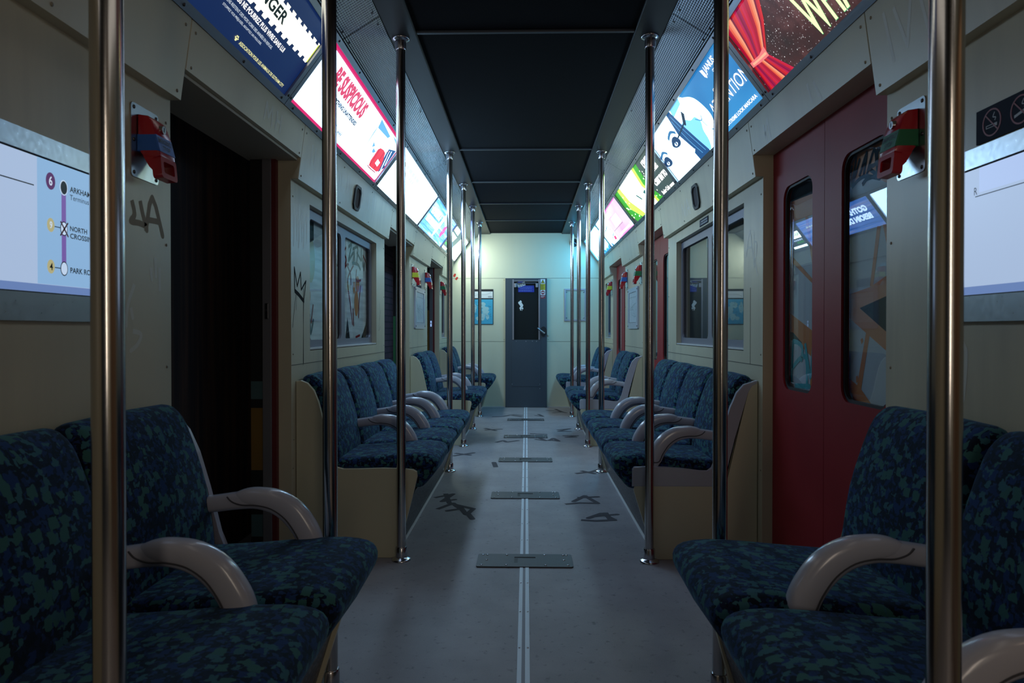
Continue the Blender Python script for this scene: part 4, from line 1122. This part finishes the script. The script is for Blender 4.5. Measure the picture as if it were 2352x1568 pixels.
fr = side_frame(1, WX)
root = thing('notice_plate', fr.p(4.08, 1.675, 0), 'small dark notice plate above the right-hand four-seat window', 'sign')
b = B(); b.fbox(fr, 3.985, 4.175, 1.676, 1.716, .001, .003); b.build('plate', M['navysign'], root)
b = B(); add_text(b, fr, 'i', 4.163, 4.157, 1.682, 1.710, .0034, .03); add_dashes(b, fr, 4.14, 4.0, 1.698, 1.708, .0034); add_dashes(b, fr, 4.14, 4.0, 1.683, 1.693, .0034)
b.build('lettering', M['signgrey'], root)

# ------------------------------------------------------------------ speakers in the cornice
for s in (-1, 1):
    cf = corn_frame(s); u, v = 4.07, .108
    root = thing('speaker_grille', cf.p(u, v, 0), 'black oval speaker grille in the %s-hand cornice above the four-seat bench' % ('left' if s < 0 else 'right'), 'speaker', 'speaker grilles in the cornices')
    oc = [(u + x, v + y) for x, y in ((-.045, -.072), (.045, -.072), (.072, -.045), (.072, .045), (.045, .072), (-.045, .072), (-.072, .045), (-.072, -.045))]
    ic = [(u + (x - u) * .72, v + (y - v) * .78) for x, y in oc]
    b = B(); add_plate(b, cf, oc, [ic], .0, .010); b.build('rim', M['rubber'], root)
    b = B(); b.flat(cf, ic, .003); b.build('mesh_grille', pm('speaker_cloth', (.05, .04, .045), .8), root)

# ------------------------------------------------------------------ end wall poster, empty frame, camera dome
root = thing('map_poster', ENDF.p(-.60, 1.136, 0), 'blue map poster with a black header on the end wall left of the door', 'poster')
b = B(); b.fbox(ENDF, -.745, -.449, 1.136, 1.619, .001, .006); b.build('backing', M['ink'], root)
b = B(); b.rect(ENDF, -.738, -.456, 1.497, 1.588, .0064); hd_ = b.build('white_heading', M['white'], root)
b = B(); b.stroke(ENDF, [(-.72, 1.52), (-.66, 1.545), (-.55, 1.545), (-.48, 1.575)], .004, .0068); b.rect(ENDF, -.52, -.47, 1.505, 1.525, .0068); b.build('print', M['signgrey'], hd_)
b = B(); b.rect(ENDF, -.738, -.456, 1.143, 1.480, .0064); sea = b.build('sea', M['mapblue'], root)
b = B()
for cu, cv, ru, rv in ((-.61, 1.40, .06, .05), (-.56, 1.33, .055, .06), (-.60, 1.24, .05, .05), (-.66, 1.22, .03, .03), (-.71, 1.36, .03, .08), (-.53, 1.24, .025, .04)):
    b.flat(ENDF, [(cu + ru * math.cos(q * .4) * random.uniform(.7, 1.15), cv + rv * math.sin(q * .4) * random.uniform(.7, 1.15)) for q in range(16)], .0067 + random.random() * .0002)
b.build('land', M['mapland'], sea)
b = B()
for i in range(34):
    a = random.uniform(-.72, -.48); c = random.uniform(1.17, 1.45); b.rect(ENDF, a, a + random.uniform(.008, .03), c, c + .004, .0070)
b.build('map_lettering', pm('map_names', (.05, .16, .22), .5), sea)
root = thing('empty_notice_frame', ENDF.p(.672, 1.183, 0), 'empty pale notice frame on the end wall right of the door', 'frame')
b = B(); add_plate(b, ENDF, [(.523, 1.183), (.821, 1.183), (.821, 1.624), (.523, 1.624)], [[(.545, 1.205), (.799, 1.205), (.799, 1.602), (.545, 1.602)]], .001, .012); fo = b.build('rim', pm('lilac_frame_metal', (.42, .46, .55), .35, .5), root)
b = B(); b.rect(ENDF, .545, .799, 1.205, 1.602, .003); b.build('blank_board', pm('blank_board', (.50, .54, .44), .4), root)
screws(root, ENDF, [(.556, 1.228), (.788, 1.228), (.788, 1.58), (.556, 1.58)], .003, .010, 'alu')
root = thing('camera_dome', ENDF.p(.655, 2.25, 0), 'small dark camera dome high on the end wall right of the door', 'security camera')
b = B(); b.cyl((.655, YE, 2.25), (.655, YE - .02, 2.25), .055, n=24); b.build('base', M['rubber'], root)
b = B(); b.lathe((0, 0, 0), [(.045, 0), (.043, .018), (.034, .034), (.018, .043), (.004, .046)], 20)
bmesh.ops.rotate(b.bm, cent=(0, 0, 0), matrix=Matrix.Rotation(math.pi / 2, 3, 'X'), verts=b.bm.verts[:]); bmesh.ops.translate(b.bm, vec=(.655, YE - .018, 2.25), verts=b.bm.verts[:])
b.build('dome', pm('smoked_dome', (.02, .02, .025), .08, 0, .8), root, True)

# ------------------------------------------------------------------ backlit advertisements
VL0, VL1 = .029, .341
def strip_poly(a0, a1, b0, b1, n, i):
    """i-th of n strips between the edge a0-a1 and the edge b0-b1"""
    f = lambda p, q, t: (p[0] + (q[0] - p[0]) * t, p[1] + (q[1] - p[1]) * t)
    return [f(a0, a1, i / n), f(a0, a1, (i + 1) / n), f(b0, b1, (i + 1) / n), f(b0, b1, i / n)]

class Ad:
    def __init__(s, side, k, base, label):
        s.side, s.k = side, k
        s.y0, s.y1 = ADY[k] + .002, ADY[k + 1] - .002
        s.fr = ad_frame(side)
        s.u0, s.u1 = s.y0 + .03, s.y1 - .03
        s.root = thing('advertising_light_box', s.fr.p((s.y0 + s.y1) / 2, 0, 0), label, 'advertisement', 'backlit advertisements above the %s-hand wall' % ('left' if side < 0 else 'right'))
        b = B(); add_plate(b, s.fr, [(s.y0, .001), (s.y1, .001), (s.y1, AD_L - .001), (s.y0, AD_L - .001)], [[(s.u0, VL0), (s.u1, VL0), (s.u1, VL1), (s.u0, VL1)]], -.004, .004)
        f = b.build('metal_frame', M['adframe'], s.root)
        pts = [(y, v) for y in (s.y0 + .013, s.y1 - .013) for v in (.04,)] + [(s.y0 + .08, .014), (s.y1 - .05, .014)]
        pts += [(s.y0 + (s.y1 - s.y0) * t, v) for t in (.25, .5, .75) for v in (.014, AD_L - .013)] + [(s.y0 + .06, AD_L - .013), (s.y1 - .06, AD_L - .013)]
        screws(f, s.fr, pts, .004, .0055)
        b = B(); b.fbox(s.fr, s.y0 + .004, s.y1 - .004, .006, AD_L - .006, -.05, -.012); b.build('light_box', M['black'], s.root)
        b = B(); b.rect(s.fr, s.u0 - .006, s.u1 + .006, VL0 - .006, VL1 + .006, -.008)
        s.poster = b.build('lit_poster', base, s.root)
        s.h = -.0076
    def shape(s, name, polys, mat):
        b = B()
        for i, pg in enumerate(polys):
            pg = [(min(max(u, s.u0), s.u1), min(max(v, VL0), VL1)) for u, v in pg]
            b.flat(s.fr, pg, s.h + .00002 * (i % 9))
        s.h += .00025
        return b.build(name, mat, s.poster)
    def strokes(s, name, st, w, mat, smooth=3):
        b = B()
        for q in st: b.stroke(s.fr, q, w, s.h, smooth)
        s.h += .0003
        return b.build(name, mat, s.poster)
    def text(s, name, rows, mat, bold=0.0):
        b = B()
        for t, a, c, v0, v1 in rows:
            if t: add_text(b, s.fr, t, a, c, v0, v1, s.h, bold)
            else: add_dashes(b, s.fr, a, c, v0, v1, s.h)
        s.h += .00025
        return b.build(name, mat, s.poster)

WHITE = (.60, .88, 1.18)
e_white = em('backlit_white', WHITE, 3.6)
e_dimwhite = em('backlit_white_text', (1.0, 1.0, .98), 1.35)

# the pair beside the camera, out of the picture, added to light near panels
for s_ in (-1, 1):
    a = Ad(s_, 0, em('backlit_warm_white', (1.0, .92, .82), .6), 'unseen plain warm white backlit advertisement added beside the camera on the %s' % ('left' if s_ < 0 else 'right'))

# left, nearest: navy animal charity advertisement
a = Ad(-1, 1, em('backlit_navy', (.0045, .020, .095), .9), 'navy blue backlit advertisement with a torn white band, left side nearest the camera')
top, bot = [], []
u = 1.5; i = 0
while u < 2.75:
    v = .268 + .006 * (u - 2.38) / .34
    top += [(u, v - .006), (u + .030, v - .006), (u + .022, v + .006), (u + .058, v + .006)]
    w = .176 + .016 * (u - 2.25) / .5
    bot += [(u, w - .007), (u + .030, w - .007), (u + .036, w + .007), (u + .058, w + .007)]
    u += .058
a.shape('torn_band', [bot + list(reversed(top))], em('backlit_cream_white', (1.0, 1.0, .86), 1.6))
a.shape('yellow_edge', [[(a.u1 - .008, .19), (a.u1, .19), (a.u1, .275), (a.u1 - .008, .275)]], em('backlit_lime', (.65, .75, .06), 1.0))
a.text('headline', [('DANGER', 2.125, 2.452, .206, .250)], em('backlit_black', (.004, .012, .012), 1.0), .03)
a.text('slogan', [('VOUS NE POURREZ PLUS VIVRE SANS LUI', 2.118, 2.562, .1405, .160)], e_dimwhite, .02)
a.text('small_print', [('DES CHIENS RESTENT DES MOIS VOIRE DES ANN\u00c9ES EN REFUGE.', 2.06, 2.485, .1165, .130), ('STOPPEZ VOS PR\u00c9JUG\u00c9S, ADOPTEZ UN MOLOSSE.', 2.108, 2.413, .096, .1085)], em('backlit_soft_white', (.8, .9, 1.0), .95))
a.text('association_name', [('ASSOCIATION POUR LES ANIMAUX DE GOTHAM CITY', 2.30, 2.714, .0455, .0585)], em('backlit_pale_yellow', (1.0, .98, .45), 1.0), .01)
a.shape('paw_mark', [ellipse(2.272 + x, .051 + y, r, r * .9, 10) for x, y, r in ((0, 0, .0065), (-.009, .005, .0035), (-.004, .011, .0035), (.004, .011, .0035), (.009, .005, .0035))], em('backlit_pale_yellow', (1.0, .98, .45), 1.0))

# left, second: white safety advertisement with a magenta border
a = Ad(-1, 2, em('backlit_magenta_border', (.75, .015, .16), 1.0), 'white backlit advertisement with a magenta border and red bag, above the left-hand window')
a.shape('white_field', [rrect(a.u0 + .012, a.u1 - .010, VL0 + .014, VL1 - .016, .02)], em('backlit_notice_white', WHITE, 2.6))
a.text('headline', [('BE SUSPICIOUS', 3.03, 3.568, .216, .303)], em('backlit_rose', (.80, .07, .17), 1.0), .06)
a.text('subline', [('OF ANYTHING UNATTENDED', 3.085, 3.567, .171, .193)], em('backlit_dark_ink', (.02, .02, .06), 1.0), .05)
a.shape('blue_logo_box', [[(3.27, .064), (3.378, .064), (3.379, .106), (3.27, .106)]], em('backlit_blue', (.02, .16, .50), 1.0))
a.text('white_mark', [('', 3.29, 3.36, .078, .094)], e_white)
a.text('fine_print', [('', 3.42, 3.50, .096, .0985), ('', 3.425, 3.495, .080, .092), ('', 3.42, 3.50, .074, .0765)], em('backlit_grey_ink', (.25, .27, .35), 1.0))
a.shape('pale_scene', [[(3.82, .315), (4.38, .318), (4.38, .06), (4.25, .045), (3.86, .05)]], em('backlit_ice', (.75, 1.0, 1.25), 3.5))
a.shape('blue_blur', [[(3.83, .318), (4.12, .30), (4.10, .28), (3.86, .27)], [(4.15, .318), (4.375, .317), (4.375, .29)], [(3.94, .20), (4.0, .19), (3.97, .17)], [(4.00, .175), (4.07, .17), (4.04, .15), (4.01, .155)], [(3.85, .30), (3.88, .10), (3.845, .24)]], em('backlit_sky', (.14, .45, 1.0), 1.2))
a.shape('dark_floor', [[(4.24, .245), (4.375, .275), (4.382, .14), (4.33, .09), (4.25, .20)]], em('backlit_deep_blue', (.02, .11, .35), 1.0))
a.strokes('pale_rails', [[(4.27, .24), (4.35, .12)], [(4.31, .25), (4.365, .16)]], .012, e_white, 1)
a.shape('red_bag', [[(4.075, .19), (4.10, .208), (4.17, .215), (4.23, .21), (4.30, .15), (4.33, .105), (4.30, .088), (4.11, .082), (4.085, .11)]], em('backlit_bag_red', (.95, .05, .10), 1.0))
a.strokes('bag_outline', [[(4.10, .20), (4.12, .09)], [(4.20, .21), (4.22, .09)], [(4.23, .21), (4.26, .235), (4.29, .215), (4.29, .17)], [(4.075, .09), (4.12, .075), (4.29, .08)]], .006, em('backlit_dark_crimson', (.35, .005, .06), 1.0))
a.shape('bag_label', [[(4.18, .15), (4.25, .145), (4.25, .115), (4.18, .12)]], e_white)

# left, third: plain white
a = Ad(-1, 3, em('backlit_bright_white', (.50, .84, 1.18), 13.0), 'almost blank glaring white backlit advertisement, left side third from the camera')
a.text('faint_lettering', [('', 4.70, 5.35, .26, .29), ('', 4.85, 5.20, .22, .245)], em('backlit_faint_grey', (.80, .95, 1.0), 1.1))
a.strokes('thin_flourish', [[(4.50, .31), (4.56, .25), (4.53, .20), (4.60, .28)], [(4.52, .33), (4.62, .30)]], .004, em('backlit_steel_blue', (.12, .35, .55), 1.0))

# left, fourth: blue planks
mb = MatB('backlit_blue_planks'); v = mb.coord('Object', (30, 1.0, 30))
tcn = mb.noise(mb.coord('Object', (26, 1.3, 26)), 1.0, 5, .65)
tcp = mb.noise(mb.coord('Object', (10, .25, 10)), 1.0, 1)
c = mb.ramp(tcn, [(.30, (.06, .42, 1.8)), (.45, (.22, .85, 3.0)), (.56, (.75, 1.3, 3.2)), (.70, (1.5, 1.7, 3.2))])
a = Ad(-1, 4, em_node(mb, c, 1.0), 'blue wooden-plank backlit advertisement with white lettering, left side fourth from the camera')
a.text('headline', [('GOTHAM A', 6.28, 6.86, .205, .27), ('BESOIN DE NOUS', 6.28, 7.05, .12, .185)], em('backlit_white_lettering', WHITE, 8.0), .06)
a.shape('white_board', [ellipse(7.0, .19, .06, .14, 24)], em('backlit_white_board', WHITE, 7.0))
a.shape('pink_emblem', [ellipse(7.36 + .05 * math.cos(q), .17 + .045 * math.sin(q), .05, .03, 12) for q in (0, 1.26, 2.5, 3.77, 5.0)], em('backlit_pink', (1.3, .10, .60), 1.0))
a.text('small_words', [('', 7.2, 7.6, .24, .262)], em('backlit_white_lettering2', WHITE, 3.0), .03)
a.strokes('plank_joint', [[(a.u0, v_), (a.u1, v_ + .002)] for v_ in (.075, .115, .195, .235, .285)], .0025, em('backlit_joint_blue', (.05, .2, .7), 1.0), 1)

# left, fifth: slate with white boxes
a = Ad(-1, 5, em('backlit_slate', (.10, .24, .30), 1.0), 'grey-teal backlit advertisement with white boxes, left side beside the end wall')
a.shape('white_box', [[(7.88, .285), (8.30, .28), (8.30, .335), (7.88, .335)], [(7.84, .17), (8.25, .17), (8.33, .255), (7.84, .26)], [(7.84, .045), (8.22, .045), (8.22, .075), (7.84, .075)]], em('backlit_bright_box', (.75, 1.0, 1.0), 10.0))
a.shape('white_field', [[(8.42, .03), (9.26, .03), (9.26, .335), (8.75, .335)]], em('backlit_bright_field', (.86, 1.02, .94), 16.0))
a.text('headline', [('REJOIGNEZ', 7.86, 8.22, .19, .24)], em('backlit_pale_lime', (1.6, 1.8, .5), 1.0), .02)
a.text('green_words', [('', 7.86, 8.05, .10, .125)], em('backlit_green_words', (.1, 1.2, .2), 1.0), .02)
a.text('white_words', [('', 7.86, 8.2, .135, .155)], e_white, .02)

# right, nearest: starfield behind a red curtain
mb = MatB('backlit_starfield'); v = mb.coord('Object')
n1 = mb.noise(v, 5.5, 5, .6)
c = mb.ramp(n1, [(.3, (.030, .022, .022)), (.52, (.075, .028, .028)), (.68, (.17, .07, .07)), (.8, (.32, .20, .24))])
def star(scale, thr):
    vo = mb.n.new('ShaderNodeTexVoronoi'); vo.inputs['Scale'].default_value = scale; mb.link(v, vo.inputs['Vector'])
    return mb.ramp(vo.outputs['Distance'], [(0, (1, 1, 1)), (thr, (0, 0, 0))])
c = mb.mix(star(85, .20), c, (1.2, 1.15, 1.2))
c = mb.mix(star(45, .14), c, (1.8, 1.8, 1.8))
c = mb.mix(star(150, .13), c, (.5, .42, .45))
a = Ad(1, 1, em_node(mb, c, .8), 'brown starfield backlit advertisement with a red tied curtain, right side nearest the camera')
reds = [(.42, .002, .03), (.62, .010, .02), (.50, .003, .08), (.22, .001, .03), (.85, .12, .05), (.55, .004, .04), (.33, .001, .07), (.68, .02, .025), (.98, .36, .20), (.46, .003, .03), (.60, .012, .07), (.26, .001, .04), (.58, .008, .02), (.92, .25, .12)]
emr = [em('backlit_curtain_red', c_, 1.0) for c_ in reds]
Ltop, Rtop = (2.757, .341), (2.385, .341)
for part, (e0, e1, f0, f1) in (('curtain_fold', ((2.757, .345), (2.385, .345), (2.752, .152), (2.600, .150))), ('curtain_hem', ((2.757, .029), (2.515, .029), (2.754, .142), (2.602, .133)))):
    n = 22
    for i in range(n):
        a.h = -.0074
        pg = strip_poly(e0, e1, f0, f1, n, i)
        if part == 'curtain_fold':
            m0 = (pg[0][0] * .45 + pg[3][0] * .55 - .02 * (i / n), .235); m1 = (pg[1][0] * .45 + pg[2][0] * .55 - .02 * ((i + 1) / n), .235)
            pg = [pg[0], pg[1], m1, pg[2], pg[3], m0]
        a.shape(part, [pg], emr[(i * 9 + (3 if part == 'curtain_hem' else 0)) % 14])
a.shape('curtain_tie', [[(2.598, .170), (2.604, .130), (2.67, .134), (2.756, .144), (2.756, .166), (2.66, .160)]], em('backlit_salmon', (.95, .22, .22), 1.0))
a.shape('tie_highlight', [[(2.61, .150), (2.61, .140), (2.74, .148), (2.742, .158), (2.68, .152)]], em('backlit_peach', (1.0, .50, .32), 1.0))
a.text('headline_edge', [('WHAT', 2.293, 1.932, .041, .203)], em('backlit_leaf_green', (.10, .75, .30), 1.0), .024)
a.text('headline', [('WHAT', 2.291, 1.933, .043, .202)], em('backlit_cream', (1.3, 1.25, .62), 1.0), .015)

# right, second: blue cosmetics advertisement
mb = MatB('backlit_azure'); v = mb.coord('Object', (1, .55, 1))
c = mb.ramp(mb.noise(v, 2.2, 2), [(.35, (.016, .20, .55)), (.65, (.055, .38, .82))])
a = Ad(1, 2, em_node(mb, c, .95), 'azure mascara advertisement with a white hand and two eyes, right side second from the camera')
e_ice = em('backlit_face_white', (.58, .88, 1.14), 4.5)
a.shape('face_and_hand', [closed_smooth([(4.0, .37), (3.60, .345), (3.53, .325), (3.44, .29), (3.39, .24), (3.365, .16), (3.40, .11), (3.46, .07), (3.52, .02), (3.95, .0), (4.46, .0), (4.48, .36)], 4)], e_ice)
a.shape('pale_shade', [closed_smooth([(3.70, .245), (3.62, .215), (3.55, .21), (3.52, .17), (3.56, .13), (3.58, .07), (3.64, .03), (3.72, .10), (3.79, .22)], 4), [(3.585, .341), (3.60, .315), (3.80, .30), (3.78, .341)]], em('backlit_pale_cyan', (.25, .75, 1.3), 1.2))
a.shape('dark_hair', [[(3.87, .341), (3.80, .341), (3.76, .24), (3.70, .12), (3.65, .029), (3.72, .029), (3.83, .10), (3.90, .22)], [(3.72, .029), (3.85, .029), (3.86, .08), (3.80, .10)]], em('backlit_hair_blue', (.012, .09, .28), 1.0))
a.strokes('hair_light', [[(3.83, .32), (3.78, .2), (3.70, .05)], [(3.86, .30), (3.82, .16), (3.76, .05)]], .006, em('backlit_hair_light', (.15, .5, .9), 1.0))
a.strokes('finger_line', [[(3.56, .20), (3.50, .17), (3.47, .19)], [(3.50, .17), (3.485, .13)], [(3.46, .10), (3.42, .085)]], .007, em('backlit_finger_blue', (.08, .40, .75), 1.0))
a.strokes('mascara_wand', [[(3.645, .278), (3.715, .232)]], .030, em('backlit_ink_blue', (.004, .03, .08), 1.0), 1)
a.strokes('mascara_brush', [[(3.715, .235), (3.86, .218)], [(3.86, .218), (3.95, .208)]], .010, em('backlit_ink_blue', (.004, .03, .08), 1.0), 1)
for cu, cv, k in ((4.00, .205, 1.0), (4.33, .165, .95)):
    a.strokes('eyebrow', [[(cu - .09 * k, cv + .035), (cu - .02, cv + .062), (cu + .075 * k, cv + .045)]], .018, em('backlit_brow_blue', (.03, .20, .48), 1.0))
    a.shape('eye', [closed_smooth([(cu - .08 * k, cv - .01), (cu - .05, cv + .022), (cu, cv + .032), (cu + .05, cv + .022), (cu + .085 * k, cv - .005), (cu + .04, cv - .028), (cu - .02, cv - .034), (cu - .06, cv - .028)], 4)], em('backlit_lash_blue', (.006, .05, .17), 1.0))
    a.shape('eye_white', [ellipse(cu + .012, cv - .010, .030, .011, 12)], e_ice)
    a.shape('iris', [ellipse(cu + .008, cv - .008, .012, .011, 12)], em('backlit_iris_blue', (.01, .08, .25), 1.0))
a.text('brand_words', [('JANUS', 3.125, 2.978, .283, .324)], em('backlit_print_white', (1.0, 1.0, 1.0), 1.5), .02)
a.shape('mask_emblem', [[(3.166, .326), (3.135, .318), (3.130, .285), (3.140, .274), (3.158, .288)]], em('backlit_print_white', (1, 1, 1), 1.5))
a.text('small_words', [('COSMETICS', 3.055, 2.975, .268, .280), ('CATCH HIS', 3.175, 2.955, .207, .223)], em('backlit_print_white', (1, 1, 1), 1.5), .02)
a.text('headline', [('ATTENTION', 3.322, 2.803, .1275, .190)], em('backlit_print_white', (1, 1, 1), 1.5), .0)
a.text('tagline', [('EXTREME LOOK MASCARA', 3.268, 2.863, .0495, .0675)], em('backlit_print_white', (1, 1, 1), 1.5), .02)

# right, third: green splash
a = Ad(1, 3, em('backlit_charcoal', (.055, .090, .085), 1.0), 'green and charcoal backlit advertisement with heavy white lettering, right side third from the camera')
a.shape('green_splash', [[(6.1, .341), (4.97, .341), (5.02, .17), (4.98, .10), (4.90, .029), (6.0, .029), (6.1, .10)]], em('backlit_green', (.05, .50, .02), 1.0))
a.shape('lime_glow', [[(5.95, .341), (5.08, .341), (5.13, .20), (5.06, .11), (5.03, .029), (5.75, .029), (5.95, .15)]], em('backlit_lime_glow', (.65, 1.3, .10), 1.3))
a.shape('white_glow', [[(5.82, .341), (5.16, .341), (5.20, .20), (5.12, .12), (5.10, .029), (5.60, .029), (5.80, .2)]], em('backlit_white_glow', (.80, 1.1, .95), 7.0))
a.shape('dark_figure', [[(5.28, .16), (5.20, .17), (5.13, .09), (5.16, .07)], [(5.52, .19), (5.48, .19), (5.40, .13), (5.44, .13)], [(5.45, .09), (5.38, .10), (5.22, .03), (5.34, .03)]], em('backlit_bottle_green', (.02, .16, .15), 1.0))
a.shape('droplet', [ellipse(random.uniform(4.9, 5.12), random.uniform(.05, .32), .008, .006, 8) for _ in range(16)] + [ellipse(random.uniform(5.78, 6.05), random.uniform(.05, .32), .014, .007, 8) for _ in range(16)], em('backlit_droplet', (.95, 1.1, .85), 2.0))
e3 = em('backlit_heavy_white', (1, 1, 1), 2.2)
a.text('headline', [("L'ENERGIE", 4.845, 4.53, .262, .318), ('LIBRE', 4.870, 4.56, .195, .250), ("C'EST EN TOI", 4.875, 4.476, .112, .160)], e3, .07)
a.text('small_words', [('Soder Cola', 4.855, 4.63, .035, .066), ('', 4.61, 4.50, .036, .054)], e3, .03)

# right, fourth: pink
mb = MatB('backlit_pink_wash'); v = mb.coord('Object', (1, .7, 1))
c = mb.ramp(mb.noise(v, 2.6, 2), [(.36, (1.05, .90, 1.05)), (.50, (1.0, .68, .92)), (.62, (.98, .42, .85)), (.75, (.95, .15, .80))])
a = Ad(1, 4, em_node(mb, c, 1.0), 'pale pink backlit advertisement with a magenta edge, right side fourth from the camera')
e_m = em('backlit_magenta', (1.4, .02, .75), 1.0)
a.shape('magenta_edge', [[(a.u0, .029), (7.2, .029), (7.2, .034), (a.u0, .034)], [(a.u0, .034), (a.u0 + .012, .034), (a.u0 + .012, .341), (a.u0, .341)], [(a.u0, .341), (7.2, .341), (7.2, .335), (a.u0, .335)]], e_m)
a.shape('white_box', [[(6.35, .05), (6.95, .05), (6.95, .07), (6.35, .07)], [(6.55, .14), (6.95, .14), (6.90, .24), (6.55, .24)], [(6.16, .04), (6.30, .04), (6.30, .08), (6.16, .08)], [(6.75, .26), (7.1, .26), (7.1, .31), (6.75, .31)]], e_white)
a.shape('web_address', [ellipse(6.55 + .05 * i, .128, .012, .0045, 6) for i in range(12)], em('backlit_plum', (.12, .01, .08), 1.0))
a.shape('white_picture', [[(7.18, .029), (7.75, .029), (7.75, .341), (7.18, .341)]], em('backlit_picture_white', WHITE, 7.0))
a.shape('picture_blots', [[(7.25, .05), (7.38, .06), (7.33, .10), (7.22, .09)], [(7.22, .17), (7.30, .175), (7.28, .19)]], em('backlit_raspberry', (1.0, .03, .25), 1.0))
a.shape('picture_blue', [[(7.20, .12), (7.50, .08), (7.52, .085), (7.22, .13)], [(7.3, .22), (7.6, .19), (7.6, .20), (7.32, .23)], [(7.6, .03), (7.73, .03), (7.70, .08)]], em('backlit_picture_blue', (.04, .35, .8), 1.0))

# right, fifth: white with a blue splash
a = Ad(1, 5, em('backlit_blue_white', (.10, .60, 1.10), 12.0), 'glaring white backlit advertisement with blue splashes below, right side beside the end wall')
e_b = em('backlit_splash_blue', (.03, .40, 1.3), 1.0)
pg = [(a.u0, .029)]
u = a.u0
while u < 9.2:
    pg += [(u, random.uniform(.06, .10)), (u + .05, random.uniform(.035, .07))]; u += .1
a.shape('blue_splash', [pg + [(9.25, .029)]], e_b)
a.shape('blue_corner', [[(9.27, .341), (9.0, .341), (9.1, .29), (9.27, .24)], [(7.82, .3), (7.95, .341), (7.82, .341)], [(8.5, .14), (8.65, .13), (8.6, .12)]], em('backlit_splash_cyan', (.15, .75, 1.6), 1.2))
